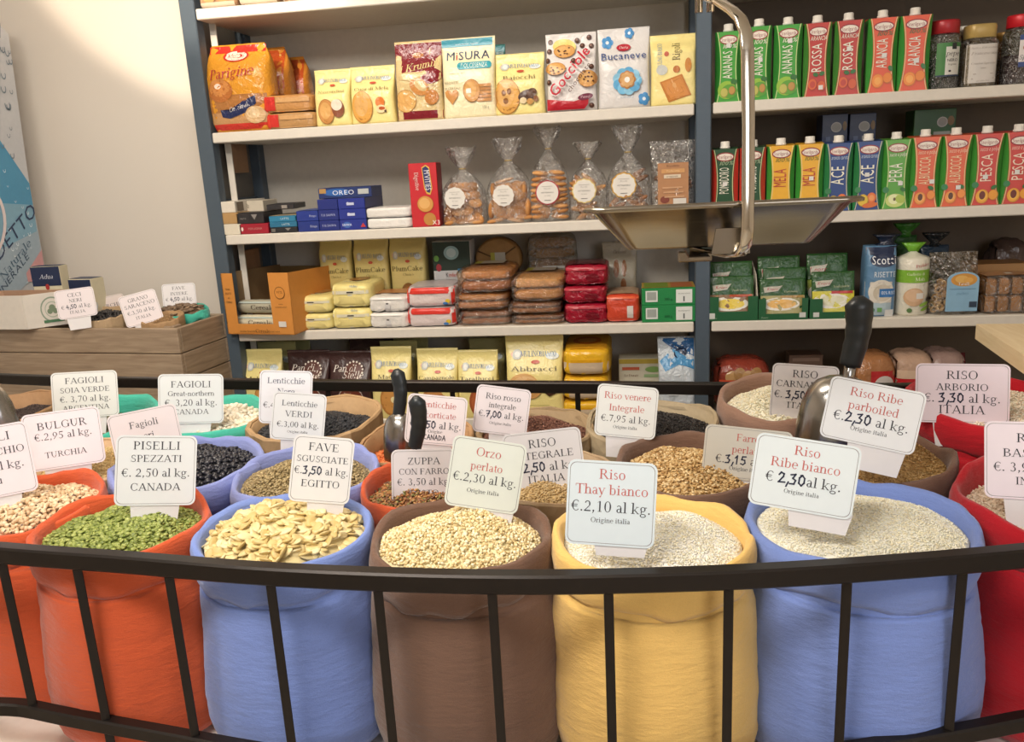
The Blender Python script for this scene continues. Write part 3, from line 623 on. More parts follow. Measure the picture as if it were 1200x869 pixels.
# second row
full('p', -1.13, 1.505, .112, .11, .99, 'c9a680', 'paper bag of bulgur behind the leftmost orange sack', 'bulgur', 'seed', ('d9bd84', 'cdae74', 'e3cb99'), 5000, 'golden bulgur in the paper bag behind the orange sack', 'bulgur', .03, seed=8, dz=-.014)
full('c', -.905, 1.475, .152, .135, .995, LI, 'lilac-blue sack filled with black beans', 'black_beans', 'bean', ('2a2a30', '35343b', '22222a'), 1500, 'shiny black beans heaped in the lilac-blue sack', 'beans', .035, seed=9, rough=.3)
full('c', -.635, 1.43, .138, .13, .995, LI, 'blue sack behind the broad beans, full of green-brown lentils', 'brown_lentils', 'lentil', ('a08c62', '8f7b52', 'ad9a70', '7d6d49'), 4600, 'green-brown lentils heaped in the blue sack behind the broad beans', 'lentils', .035, seed=10)
full('c', -.40, 1.385, .105, .102, .99, OR, 'small orange sack of soup mix behind the barley', 'soup_mix', 'farro', ('8c5f3e', 'b98a55', '6d4a33', 'a8713f', '7f7a44'), 2000, 'mixed soup pulses in the small orange sack', 'pulses', .02, seed=11, dz=-.022)
full('p', -.155, 1.425, .108, .108, .99, 'a88f70', 'paper bag of brown rice between the barley and the yellow sack', 'brown_rice', 'rice', ('c2a573', 'b59663', 'cdb488'), 2600, 'brown rice in the paper bag behind the barley sign', 'rice', .02, seed=12)
full('c', .085, 1.465, .13, .138, 1.0, BR, 'brown sack of pearl spelt behind the yellow sack', 'pearl_spelt', 'farro', ('cbab76', 'b8935c', 'dcc293', 'a98350'), 3200, 'golden pearl spelt heaped in the brown sack', 'spelt', .03, seed=13)
full('c', .425, 1.53, .132, .125, .995, BR, 'brown sack with a big scoop behind the right blue sack', 'parboiled_rice', 'rice', ('c9a46a', 'bd9659', 'd6b580'), 3600, 'amber parboiled rice heaped in the brown sack under the big scoop', 'rice', .045, seed=14)
full('c', .705, 1.735, .165, .155, 1.035, RE, 'red sack farther back at the right, full of rice', 'white_rice', 'short_rice', ('fbe9d4', 'f0d9c0', 'fff4e6'), 4200, 'pale rice heaped in the rear red sack', 'rice', .03, seed=15)
# third row
full('p', -1.60, 1.86, .105, .13, 1.0, 'a8835f', 'paper bag of dark seeds at the far left below the crate', 'dark_seeds', 'seed', ('4a3d3a', '5a4a45', '3d3230'), 3000, 'dark seeds in the far left paper bag', 'seeds', .02, seed=16, dz=-.03)
full('c', -1.31, 1.80, .132, .135, .995, TE, 'teal sack of small green beans, left of the two below the crate', 'mung_beans', 'lentil', ('6f6a45', '5f5b3a', '80794f'), 3600, 'small dark green beans in the left teal sack', 'beans', .015, seed=17, dz=-.03)
full('c', -1.03, 1.79, .15, .135, .995, TE, 'teal sack of white beans, right of the two below the crate', 'white_beans', 'white_bean', ('f0e6d2', 'e6d9c0', 'f7f0e0'), 900, 'white beans heaped in the right teal sack', 'beans', .03, seed=18)
full('p', -.745, 1.765, .145, .14, 1.0, 'b5946c', 'wide paper bag of black lentils beside the teal sack', 'black_lentils', 'lentil', ('2f3136', '3a3c41', '26272c'), 4600, 'black lentils in the wide paper bag', 'lentils', .03, seed=19, dz=-.03)
full('p', -.47, 1.63, .118, .125, .99, 'b08a62', 'paper bag of red lentils with a steel scoop standing in it', 'red_lentils', 'lentil', ('d9743c', 'cc6630', 'e28a52'), 2800, 'orange-red lentils in the paper bag with the scoop', 'lentils', .01, seed=20, dz=-.045)
full('p', -.225, 1.70, .125, .11, .995, '9f8766', 'paper bag of red rice behind the brown rice', 'red_rice', 'rice', ('7d5344', '8f6350', '6b4438'), 3600, 'brownish red rice in the middle paper bag', 'rice', .03, seed=21, dz=-.018)
full('p', .02, 1.725, .138, .122, 1.0, 'a8977a', 'paper bag of black rice with a light rolled rim', 'black_rice', 'rice', ('2b2726', '3a3533', '1f1c1c'), 3800, 'black rice in the middle paper bag', 'rice', .03, seed=22, dz=-.022, rough=.3)
full('c', .305, 1.79, .132, .14, 1.03, '9c7a68', 'brown sack of white rice at the back beside the middle post', 'white_rice', 'short_rice', ('fdf3d8', 'f2e6c4', 'fff8e4'), 3600, 'white rice heaped in the rear brown sack', 'rice', .035, seed=23, lean=.2, loose=.6)
# inside the crate
cM = cr.matrix_world if False else Matrix.Translation(cr.location) @ Matrix.Rotation(crz, 4, 'Z')
def incr(px, py, z, off=0): p = PZ(px, py, z); return p
for (px, py, rx, ry, kind, col, sl, gn, shp, cols, n, gl, gc, seed, z) in (
  (108, 381, .095, .085, 'p', 'b59a78', 'paper bag of black chickpeas, left one in the wooden crate', 'black_chickpeas', 'chick', ('33302f', '403b38'), 420, 'black chickpeas in the left paper bag in the crate', 'chickpeas', 31, 1.115),
  (178, 384, .066, .06, 'p', 'b39068', 'paper bag of buckwheat beside the crate corner', 'buckwheat', 'seed', ('a5835a', 'b89468', '8d6d48'), 1800, 'buckwheat grains in the paper bag at the crate corner', 'buckwheat', 32, 1.105)):
    p = PZ(px, py, 1.088); full(kind, p.x-(.012 if seed == 32 else 0), p.y+(.055 if seed == 31 else .088), rx, ry, z, col, sl, gn, shp, cols, n, gl, gc, .02, seed=seed, sk=dict(z0=CZ-.317))
p = PZ(217, 366, 1.10)
full('c', p.x-.005, p.y-.005, .088, .07, 1.105, TE, 'small teal sack of dark beans at the back of the crate', 'broad_beans', 'fava_dark', ('7d6650', '6b5540', '8f775d'), 130, 'dry brown broad beans heaped in the small teal sack', 'beans', .03, seed=33, sk=dict(z0=CZ-.317, cuff=.03), dz=-.006)
p = PZ(143, 373, 1.09)
full('p', p.x, p.y+.045, .07, .05, 1.095, 'a98a68', 'paper bag of grass peas behind the other bags in the crate', 'grass_peas', 'chick', ('9c8a72', '8c7a62'), 260, 'grey-brown grass peas at the back of the crate', 'peas', .02, seed=34, sk=dict(z0=CZ-.317))

# ------------------------------------------------------------------ price cards
INK, RED, PEN = '2c2c36', 'c4605a', '1c2340'
def rrect(w, h, r, n=5):
    P = []
    for cx, cy, a0 in ((w/2-r, h/2-r, 0), (-w/2+r, h/2-r, 90), (-w/2+r, -h/2+r, 180), (w/2-r, -h/2+r, 270)):
        for i in range(n+1): a = rad(a0+90*i/n); P.append((cx+r*cos(a), cy+r*sin(a)))
    return P
def card(px, py, wp, hp, roll, Y, lines, label, tint='ece7e8', lean=12, yaw=None, stake=.4, sx=0.0, group='price cards in the sacks', tb=None):
    """lines: (height from top 0..1, letter size as a share of the card height, [(text, font, colour)...])"""
    if tb: Y = PZ(px, tb, 1.008).y
    p = PY(px, py, Y); d = (p-CAM).dot(FW)/FPX; w, h = wp*d, hp*d; r = .011*min(1, w/.1)
    mb = MB(); o = rrect(w, h, r)
    mb.loft([[(x, -.0008, z) for x, z in o], [(x, .0008, z) for x, z in o]], M(tint, .28, 0, .02), smooth=False)
    a, b = rrect(w-.006, h-.006, r*.8), rrect(w-.0074, h-.0074, r*.8); n = len(a)
    mb.add([(x, -.00095, z) for x, z in a]+[(x, -.00095, z) for x, z in b], [[i, (i+1) % n, n+(i+1) % n, n+i] for i in range(n)], M('8f8b8c', .5))
    for yf, sz, segs in lines:
        sz *= .87; yf = .47+(yf-.5)*.92
        lay, W = layout(segs); s = min(sz*h, .9*w/W)
        for V, F, c in lay: mb.add([((x-W/2)*s, -.0011-(.0002 if c == PEN else 0), h/2-yf*h+(y-.3)*s*(sz*h/s)**.5) for x, y in V], F, M(c, .6, 0, .02))
    if yaw is None: yaw = -math.atan2(p.x, p.y)*.75
    ob = mb.build('price_card', loc=p, rz=yaw, rx=rad(-lean), ry=rad(roll)); tag(ob, label, 'price card', group)
    mb = MB(); sw = w*.27; mb.loft([[(x+sx*w, .0012, z) for x, z in ((-sw*1.15, -h*.42), (sw*1.15, -h*.42), (sw, -h*.5-h*stake), (-sw, -h*.5-h*stake))], [(x+sx*w, .0022, z) for x, z in ((-sw*1.15, -h*.42), (sw*1.15, -h*.42), (sw, -h*.5-h*stake), (-sw, -h*.5-h*stake))]], M('e4e1e2', .3, 0, .02), smooth=False)
    mb.build('stake', ob); return ob
def B(t, c=INK): return [(t, 's', c)]
def P3(pre, num, post=' al kg.'): return [(pre, 's', INK), (num, 'h', PEN), (post, 's', INK)]
# front row
card(-16, 543, 96, 84, -2, 1.20, [(.17, .2, B('FAGIOLI')), (.39, .17, B("DALL'OCCHIO")), (.61, .2, B('€. 3,50 al kg.')), (.82, .19, B('Perù'))], 'price card cut by the left edge, standing in the black-eyed peas', 'efe4ea', tb=592)
card(183, 551, 88, 82, 9, 1.17, [(.15, .2, B('PISELLI')), (.35, .17, B('SPEZZATI')), (.57, .2, B('€. 2,50 al kg.')), (.79, .18, B('CANADA'))], 'PISELLI SPEZZATI price card in the green split peas', 'e2e6e8', tb=596)
card(377, 550, 70, 78, 11, 1.16, [(.17, .2, B('FAVE')), (.37, .16, B('SGUSCIATE')), (.56, .2, P3('€.', '3,50')), (.77, .18, B('EGITTO'))], 'FAVE SGUSCIATE price card in the pale broad beans', 'eaeaea', sx=.12, tb=600)
card(569, 556, 87, 83, 12, 1.16, [(.2, .21, B('Orzo', RED)), (.42, .19, B('perlato', RED)), (.61, .21, B('€.2,30 al kg.')), (.8, .1, B('Origine italia'))], 'Orzo perlato price card with red heading in the barley', 'e0e6de', sx=.15, tb=607)
card(716, 590, 104, 100, 4, 1.15, [(.16, .2, B('Riso', RED)), (.36, .2, B('Thay bianco', RED)), (.58, .22, B('€.2,10 al kg.')), (.75, .1, B('Origine italia'))], 'Riso Thay bianco price card in the yellow sack of rice', 'dde9ef', sx=.13, tb=652, stake=.12)
card(942, 557, 117, 86, 7, 1.19, [(.18, .22, B('Riso', RED)), (.39, .22, B('Ribe bianco', RED)), (.62, .24, P3('€ ', '2,30', 'al kg.')), (.8, .1, B('Origine italia'))], 'Riso Ribe bianco price card in the right blue sack', 'e3ecef', sx=.2, tb=630, stake=.22)
card(1212, 540, 102, 92, -4, 1.30, [(.22, .2, B('RISO')), (.43, .18, B('BASMATI')), (.63, .2, B('€. 3,90 al kg.')), (.82, .17, B('INDIA'))], 'price card cut by the right edge, in the red front sack', 'efe4ec', tb=588)
# second row
card(75, 514, 82, 67, 0, 1.46, [(.25, .22, B('BULGUR')), (.45, .21, B('€.2,95 al kg.')), (.8, .17, B('TURCHIA'))], 'BULGUR price card standing in the paper bag at left', 'f0e6ec', tb=550)
card(172, 512, 76, 66, -5, 1.44, [(.26, .2, B('Fagioli')), (.5, .2, B('neri')), (.75, .2, B('€. 3,20 al kg.'))], 'Fagioli price card mostly hidden behind the split peas card', 'e8dfe2')
card(497, 559, 76, 66, 3, 1.36, [(.22, .21, B('ZUPPA')), (.42, .18, B('CON FARRO')), (.62, .21, B('€. 3,50 al kg.')), (.84, .19, B('MISTO'))], 'ZUPPA CON FARRO price card in the small orange sack', 'dcd7da')
card(638, 542, 92, 76, -5, 1.40, [(.2, .22, B('RISO')), (.4, .19, B('INTEGRALE')), (.6, .23, P3('€.', '2,50')), (.8, .2, B('ITALIA'))], 'RISO INTEGRALE price card half hidden behind the Orzo card', 'd8d6d9')
card(875, 532, 99, 62, 5, 1.42, [(.21, .23, B('Farro', RED)), (.46, .23, B('perlato', RED)), (.68, .26, P3('€.', '3,15')), (.85, .13, B('Origine italia'))], 'Farro perlato price card with greyed face in the pearl spelt', 'cfcbc0')
card(1022, 486, 105, 74, 10, 1.46, [(.2, .23, B('Riso Ribe', RED)), (.43, .23, B('parboiled', RED)), (.65, .26, P3('€.', '2,30')), (.82, .12, B('Origine italia'))], 'Riso Ribe parboiled price card in front of the big scoop', 'eceef0', sx=.12, tb=551)
# third row
card(100, 462, 70, 54, 4, 1.76, [(.2, .22, B('FAGIOLI')), (.42, .19, B('SOIA VERDE')), (.63, .22, B('€. 3,70 al kg.')), (.84, .18, B('ARGENTINA'))], 'FAGIOLI SOIA VERDE price card in the left teal sack', 'e4e5e2', tb=491)
card(224, 467, 72, 58, 6, 1.74, [(.22, .22, B('FAGIOLI')), (.42, .17, B('Great-northern')), (.62, .22, B('€. 3,20 al kg.')), (.82, .18, B('CANADA'))], 'FAGIOLI Great-northern price card in the white beans', 'e1e6e6', tb=497)
card(335, 465, 60, 62, 7, 1.78, [(.2, .19, B('Lenticchie', '3f4662')), (.42, .19, B('Nere', '3f4662')), (.7, .19, B('€.4,20 al kg.'))], 'Lenticchie Nere price card at the back of the black lentils', 'e9eaf0', tb=500)
card(350, 488, 61, 56, 10, 1.68, [(.24, .2, B('Lenticchie', '3c4150')), (.48, .21, B('VERDI', '3c4150')), (.72, .2, B('€.3,00 al kg.')), (.88, .09, B('Origine italia'))], 'Lenticchie VERDI price card in front of the Lenticchie Nere card', 'e5e8ea', tb=514)
card(511, 492, 70, 58, 9, 1.60, [(.2, .21, B('Lenticchie', RED)), (.43, .21, B('decorticate', RED)), (.65, .24, P3('€.', '3,50')), (.79, .11, B('Origine')), (.92, .17, [('CANADA', 'h', INK)])], 'Lenticchie decorticate price card behind the black scoop handle', 'efe6e8', tb=525)
card(588, 481, 64, 56, 10, 1.70, [(.23, .21, B('Riso rosso')), (.43, .19, B('integrale')), (.64, .22, P3('€.', '7,00')), (.83, .1, B('Origine italia'))], 'Riso rosso integrale price card in the red rice', 'eae2e6', sx=.12, tb=511)
card(734, 482, 71, 61, 6, 1.70, [(.22, .22, B('Riso venere', RED)), (.47, .22, B('Integrale', RED)), (.7, .22, B('€.7,95 al kg.')), (.87, .1, B('Origine italia'))], 'Riso venere Integrale price card in the black rice', 'e4e7e6', tb=515)
card(942, 460, 74, 66, 3, 1.74, [(.18, .22, B('RISO')), (.38, .19, B('CARNAROLI')), (.59, .22, P3('€. ', '3,50')), (.79, .19, B('ITALIA'))], 'RISO CARNAROLI price card in the rear brown sack', 'ebe7e8', tb=494)
card(1127, 461, 98, 70, -2, 1.66, [(.2, .24, B('RISO')), (.42, .2, B('ARBORIO')), (.62, .25, P3('€. ', '3,30')), (.83, .24, B('ITALIA'))], 'RISO ARBORIO price card in the rear red sack', 'ecdfe8', tb=501)
# crate
G = 'price cards in the crate'
card(89, 355, 42, 34, -3, 2.485, [(.22, .22, B('CECI')), (.43, .2, B('NERI')), (.65, .22, P3('€ ', '4,50')), (.86, .17, B('ITALIA'))], 'CECI NERI price card in the crate', 'e9dfe2', group=G)
card(128, 362, 38, 30, -8, PZ(143, 373, 1.09).y+.04, [(.4, .24, B('CICERCHIE')), (.75, .2, B('€.4,90 al kg.'))], 'CICERCHIE price card behind the CECI NERI one', 'd9cbc6', group=G)
card(165, 361, 42, 37, -11, PZ(178, 384, 1.08).y+.01, [(.2, .2, B('GRANO')), (.4, .2, B('SARACENO')), (.62, .2, B('€.3,50 al kg.')), (.83, .16, B('ITALIA'))], 'GRANO SARACENO price card at the crate corner', 'ece2e4', group=G)
card(210, 346, 37, 28, 1, PZ(217, 366, 1.10).y+.03, [(.2, .23, B('FAVE')), (.45, .22, B('INTERE')), (.7, .25, P3('€ ', '4,50'))], 'FAVE INTERE price card in the small teal sack', 'e4e1e2', group=G)
# ------------------------------------------------------------------ scoops
STEEL = steel('a9a8a6', .2); BLK = M('23282b', .35)
def scoop(p_tip, p_neck, p_bowl, rb, lb, label, bowl_dir, knob=True, hr=.0125, face=None):
    """black handled scoop: handle from tip to neck, steel stem into a half-round bowl at p_bowl"""
    root = tag(empty('steel_scoop', p_neck), label, 'scoop', 'grain scoops'); O = Vector(p_neck)
    a, b = Vector(p_tip)-O, Vector((0, 0, 0)); ax = (b-a).normalized(); sd = Vector((0, -1, 0)).cross(ax).normalized()
    n = 18; pts = []; tp = []
    for i in range(n+1):
        t = i/n; pts.append(a.lerp(b, t)+sd*(.006*sin(t*pi*1.1)))
        base = .35 if i == 0 else .75 if i == 1 else 1.12-.25*t
        tp.append(base+(.035*sin(t*pi*9) if .2 < t < .75 else 0))
    mb = MB(); mb.tube(pts, hr*1.15, BLK, hr*.8, n=12, up=(0, 1, 0), taper=tp); mb.build('handle', root, label='black moulded handle')
    c = Vector(p_bowl)-O; mb = MB(); st0 = b+(c-b)*0; e = c-(c-b).normalized()*rb*.8
    mb.tube([b-ax*.01, b.lerp(e, .4), b.lerp(e, .8), e.lerp(c, .35)], hr*.55, STEEL, hr*.5, n=10, up=(0, 1, 0), taper=[1, .95, 1.25, 1.9]); mb.build('stem', root)
    bd = Vector(bowl_dir).normalized(); f = Vector(face or (0, -1, .25)); f = (f-bd*f.dot(bd)).normalized(); s = bd.cross(f)
    rings = []; N_ = 16; prof = [(-.98, .22), (-.93, .45), (-.8, .72), (-.6, .9), (-.3, 1), (.1, 1.02), (.5, 1.0), (.85, .96), (1.0, .93)]
    for side in (1, .95):
        for z, r in (prof if side == 1 else prof[::-1]):
            row = []
            for j in range(N_+1):
                t = pi*(j/N_)*1.12-.06*pi; row.append(c+bd*(z*lb)+s*(rb*r*side*cos(t))+f*(-rb*r*side*sin(t)*.8+rb*.35*(1 if True else 0)))
            rings.append(row)
    mb = MB(); mb.loft(rings+[rings[0]], STEEL, False, False, closed=False)
    row = rings[0]; mb.add(row, [list(range(len(row)))], STEEL); mb.build('bowl', root); return root
def P(px, py, Y): return PY(px, py, Y)
scoop(P(464, 432, 1.60), P(468, 487, 1.585), P(466, 512, 1.57), .034, .05, 'steel scoop with black handle standing in the red lentils', (-.06, -.15, -1), face=(.1, 1, .1))
scoop(P(487, 464, 1.36), P(487, 524, 1.375), P(490, 570, 1.40), .03, .05, 'scoop with short black handle in front of the decorticate lentils card', (.05, .1, -1), face=(0, 1, .1))
scoop(P(1006, 347, 1.50), P(997, 428, 1.50), P(983, 496, 1.50), .066, .085, 'big steel scoop with dark curved handle left of the parboiled rice card', (-.18, 0, -1), face=(.05, 1, .12), hr=.019)
scoop(P(-50, 360, 1.46), P(-38, 425, 1.46), P(-14, 492, 1.46), .05, .075, 'steel scoop cut off by the left edge above the bulgur', (.2, 0, -1), face=(.05, 1, .12), hr=.016)
# ------------------------------------------------------------------ hanging scale pan on its bracket
PY0 = 1.30; pc = PY(835, 240, PY0)
sp = tag(empty('hanging_scale', (pc.x, PY0, pc.z)), 'shiny steel scale pan hanging from a C-shaped bracket in front of the shelves', 'scale')
PS = steel('958e82', .2); pa, pb = .178, .11
def rr3(w, d, z, r, n=6): return [Vector((x, y, z)) for x, y in rrect(w*2, d*2, r, n)]
mb = MB(); hp = .060
outer = [(pa+.012, pb+.012, -.004, .032), (pa+.013, pb+.013, .0, .032), (pa+.008, pb+.008, .003, .03), (pa, pb, .0, .028), (pa-.004, pb-.003, -.008, .028)]
sec = [rr3(a_, b_, z, r) for a_, b_, z, r in outer[:3]]
mb.loft([rr3(.118, .068, -hp+.001, .016), rr3(.126, .076, -hp+.001, .018), rr3(.130, .080, -hp+.004, .02), rr3(pa-.002, pb-.002, -.006, .028), rr3(pa+.012, pb+.012, -.004, .032), rr3(pa+.013, pb+.013, 0, .032), rr3(pa+.008, pb+.008, .003, .03), rr3(pa, pb, 0, .028), rr3(.128, .078, -hp+.006, .02), rr3(.12, .07, -hp+.003, .016)], PS, True, True)
pan = mb.build('pan', sp, rx=rad(-3.8), rz=rad(2))
mb = MB(); fx = PY(852, 273, PY0-.095).x-pc.x
mb.loft([[Vector((fx+x, y, z)) for x, z in ((-.022, -.061), (.03, -.061), (.026, -.026), (-.016, -.026))] for y in (-.108, -.1)], PS, smooth=False); mb.build('hanger_plate', sp)
def loc(v): return Vector(v)-sp.location
v = [loc(PY(829, -3, 1.30)), loc(PY(844, 3, 1.255)), loc(PY(858, 12, 1.215)), loc(PY(868, 22, 1.19)), loc(PY(874, 38, 1.175)), loc(PY(876, 60, 1.17)), loc(PY(877, 150, 1.168)), loc(PY(876.5, 230, 1.165)), loc(PY(876, 268, 1.165)), loc(PY(874, 286, 1.172)), loc(PY(868, 297, 1.185)), loc(PY(856, 299, 1.21)), loc(PY(836, 295, 1.255)), loc(PY(814, 290, 1.30))]
dirv = (v[0]-v[4]); dirv.z = 0; dirv.normalize(); wdir = Vector((0, 0, 1)).cross(dirv)
mb = MB(); rings = []
for i in range(len(v)):
    t = (v[min(i+1, len(v)-1)]-v[max(i-1, 0)]).normalized(); nn = t.cross(wdir).normalized()
    rings.append([v[i]+wdir*(x*.0085)+nn*(y*.0035) for x, y in ((-1, -.5), (-.8, -1), (.8, -1), (1, -.5), (1, .5), (.8, 1), (-.8, 1), (-1, .5))])
mb.loft(rings, steel('cfc8bb', .14)); mb.build('bracket', sp)
mb = MB(); top = loc(PY(824, 4, 1.30)); 
for dx in (-.006, .010): mb.tube([Vector((top.x+dx, top.y, top.z-.012)), Vector((top.x+dx, top.y, 2.2-sp.location.z))], .0055, steel('cfc8bb', .14), n=10, up=(0, 1, 0))
mb.box((top.x, top.y, 2.25-sp.location.z), (.12, .1, .16), M('3b4046', .4, .3), .01); mb.tube([Vector((top.x, top.y, 2.33-sp.location.z)), Vector((top.x, top.y, 2.9-sp.location.z))], .008, STEEL, n=10, up=(0, 1, 0))
mb.build('suspension_rods', sp)
# underside rail that carries the pan
mb = MB(); mb.box((v[-1].x, -.0, -.075), (.05, .02, .016), PS, .002); mb.box((v[-1].x, -.05, -.066), (.03, .11, .004), PS, .001); mb.build('pan_support', sp)

# ------------------------------------------------------------------ packages on the shelves
def slot(xl, xr, yt, Y, zs):
    """pixel span at depth Y -> centre x, width, height above the shelf"""
    ym = yt+40; a, b = PY(xl, ym, Y).x, PY(xr, ym, Y).x; return (a+b)/2, abs(b-a), PY((xl+xr)/2, yt, Y).z-zs
class Pouch:
    """block-bottom film bag tapering to a flat seal"""
    def __init__(s, w, h, d, seed=0, cr=.0022, seal=.94, t0=.45, n=6, pinch=.04, rnd=0):
        s.w, s.h, s.d, s.seed, s.cr, s.seal, s.t0, s.n, s.pinch, s.rnd = w, h, d, seed, cr, seal, t0, n, pinch, rnd
    def hd(s, v): return s.d/2*(1-ss(s.t0, s.seal, v))*(.9+.1*ss(0, .08, v))+.0016
    def hw(s, v): return s.w/2*(1-s.pinch*sin(pi*min(1, v/.95)))*(1-s.rnd*(ss(.8, 1.05, v)+.5*(1-ss(0, .12, v))))
    def c(s, x, z): return s.cr*(nz(x*38+s.seed*5, z*30, s.seed)+.5*nz(x*90, z*75+s.seed*3, s.seed))
    def S(s, x, z, e):
        v = max(0, min(1, z/s.h)); u = max(-.999, min(.999, x/s.hw(v))); y = -s.hd(v)*(1-abs(u)**s.n)**(1/s.n)
        return (x, y-e+s.c(x, z)*(1-abs(u)**8), z)
    def mesh(s, mb, mat, top=None):
        NU, NV = 18, 26; rings = []
        for j in range(NV+1):
            v = j/NV; z = v*s.h; row = []
            us = [-cos(pi*i/NU) for i in range(NU+1)]
            for u in us: row.append(Vector(s.S(u*s.hw(v)*.999, z, 0)))
            for u in us[-2:0:-1]: x = u*s.hw(v); y = s.hd(v)*(1-abs(u)**s.n)**(1/s.n); row.append(Vector((x, y+.6*s.c(x+1, z), z)))
            rings.append(row)
        mb.loft(rings, mat)
def pouch(name, xl, xr, yt, Y, zs, col, art, label, cat='biscuits', d=.075, seed=0, group=None, rz=0, rx=0, rough=.3, bump=.25, dims=None, **k):
    cx, w, h = dims or slot(xl, xr, yt, Y, zs); p = Pouch(w, h, d, seed, **k); mb = MB(); p.mesh(mb, film(col, rough, bump)); paint(mb, art, w, h, p.S, lambda c: film(c, rough, bump*.6))
    o = mb.build(name, loc=(cx, Y+d/2, zs+.0005), rz=rz, rx=rx); return tag(o, label, cat, group)
class Puff:
    """soft flow-wrapped pack: a rounded block with crinkles"""
    def __init__(s, w, d, h, n=6, cr=.002, seed=0): s.a, s.b, s.c, s.n, s.cr, s.seed = w/2, d/2, h/2, n, cr, seed
    def k(s, p): return s.cr*(nz(p[0]*40+s.seed*3, p[1]*40, p[2]*40+s.seed)+.5*nz(p[0]*95, p[1]*95+s.seed, p[2]*95))
    def mesh(s, mb, mat, N=12):
        g = {}
        V = []; F = []
        def vert(i, j, k):
            if (i, j, k) not in g:
                q = Vector((math.tan((i/N*2-1)*.78)/math.tan(.78), math.tan((j/N*2-1)*.78)/math.tan(.78), math.tan((k/N*2-1)*.78)/math.tan(.78)))
                l = (abs(q.x)**s.n+abs(q.y)**s.n+abs(q.z)**s.n)**(1/s.n); q /= l
                p = Vector((q.x*s.a, q.y*s.b, q.z*s.c)); p += q.normalized()*s.k(p); p.z += s.c; g[(i, j, k)] = len(V); V.append(p)
            return g[(i, j, k)]
        for i in range(N):
            for j in range(N):
                for kk in (0, N):
                    for ax in range(3):
                        def m(a, b): return (kk, a, b) if ax == 0 else (a, kk, b) if ax == 1 else (a, b, kk)
                        F.append([vert(*m(i, j)), vert(*m(i+1, j)), vert(*m(i+1, j+1)), vert(*m(i, j+1))])
        mb.add(V, F, mat, True)
    def S(s, x, z, e):
        u, v = max(-.97, min(.97, x/s.a)), max(-.97, min(.97, z/s.c-1)); r = max(.02, 1-abs(u)**s.n-abs(v)**s.n)**(1/s.n); p = Vector((x, -s.b*r, z-s.c)); return (x, -s.b*r-e-s.cr*.6, z)
    def T(s, x, y, e):
        u, v = max(-.97, min(.97, x/s.a)), max(-.97, min(.97, y/s.b)); r = max(.02, 1-abs(u)**s.n-abs(v)**s.n)**(1/s.n); return (x, y, s.c+s.c*r+e+s.cr*.6)
def puff(name, cx, w, h, d, y, z, col, art, label, cat, group=None, top=None, seed=0, rz=0, n=9, cr=.002, rough=.3, bump=.3, extra=None):
    p = Puff(w, d, h, n, cr, seed); mb = MB(); p.mesh(mb, film(col, rough, bump)); paint(mb, art, w, h, p.S, lambda c: film(c, rough, bump*.6))
    if top: paint(mb, top, w, d, lambda x, v, e: p.T(x, v-d/2, e), lambda c: film(c, rough, bump*.6))
    if extra: extra(mb, p)
    o = mb.build(name, loc=(cx, y+d/2, z+.001), rz=rz); return tag(o, label, cat, group)
def carton_box(name, cx, w, h, d, y, z, col, art, label, cat, group=None, top=None, side=None, rz=0, b=.0015, rough=.4, topcol=None, sidecol=None):
    mb = MB(); mb.box((0, 0, h/2), (w, d, h), M(col, rough), b); paint(mb, art, w, h, lambda x, v, e: (x, -d/2-e, v))
    if topcol: paint(mb, [('r', -.99, .01, .99, .99, topcol, 1)], w, d, lambda x, v, e: (x, v-d/2, h+e))
    if top: paint(mb, top, w, d, lambda x, v, e: (x, v-d/2, h+e), e0=.0014)
    if sidecol: paint(mb, [('r', -.99, .01, .99, .99, sidecol, 1)], d, h, lambda x, v, e: (w/2+e, x, v))
    if side: paint(mb, side, d, h, lambda x, v, e: (w/2+e, x, v), e0=.0014)
    o = mb.build(name, loc=(cx, y+d/2, z+.0005), rz=rz); return tag(o, label, cat, group)
def px(x, y, Y): return PY(x, y, Y).x
CK, CKD, YL = 'd19a55', 'b57c3c', 'f0df94'
def cookie(u, v, r, asp, c=CK, d=CKD, chips=0, seed=1):
    rnd = random.Random(seed); L = [('e', u, v, r*1.06, r*1.06*asp, d), ('e', u, v, r, r*asp, c), ('e', u-.1*r, v+.1*r*asp, r*.7, r*.7*asp, 'dca965')]
    for i in range(chips): a, q = rnd.random()*6.28, rnd.random()**.5*.75; L.append(('e', u+r*q*cos(a), v+r*asp*q*sin(a), r*.11, r*.11*asp, '5a3524'))
    return L
def mill(v, s=1.0, u=0):
    """blue serif lettering with a grey flower and a small red oval"""
    L = []
    for i in range(6): L.append(('e', u-.6+.1*s*cos(i*1.05), v+.03*s*sin(i*1.05), .075*s, .026*s, ('e3b49a', 'c7c9a0', 'd9cf9a')[i % 3]))
    return L+[('e', u-.58, v, .14*s, .05*s, 'c8cac4'), ('e', u-.58, v, .08*s, .03*s, 'e4e4dc'), ('e', u+.62, v-.02, .2*s, .035*s, 'dfe6e2'),
      ('t', 'MULINO', u-.13, v+.005, .08*s, '2a6cab', 's', {'w': .295*s}), ('t', 'BIANCO', u+.47, v+.002, .076*s, '2a6cab', 's', {'w': .255*s}), ('e', u+.05, v-.075*s, .13*s, .018*s, 'c8553c')]
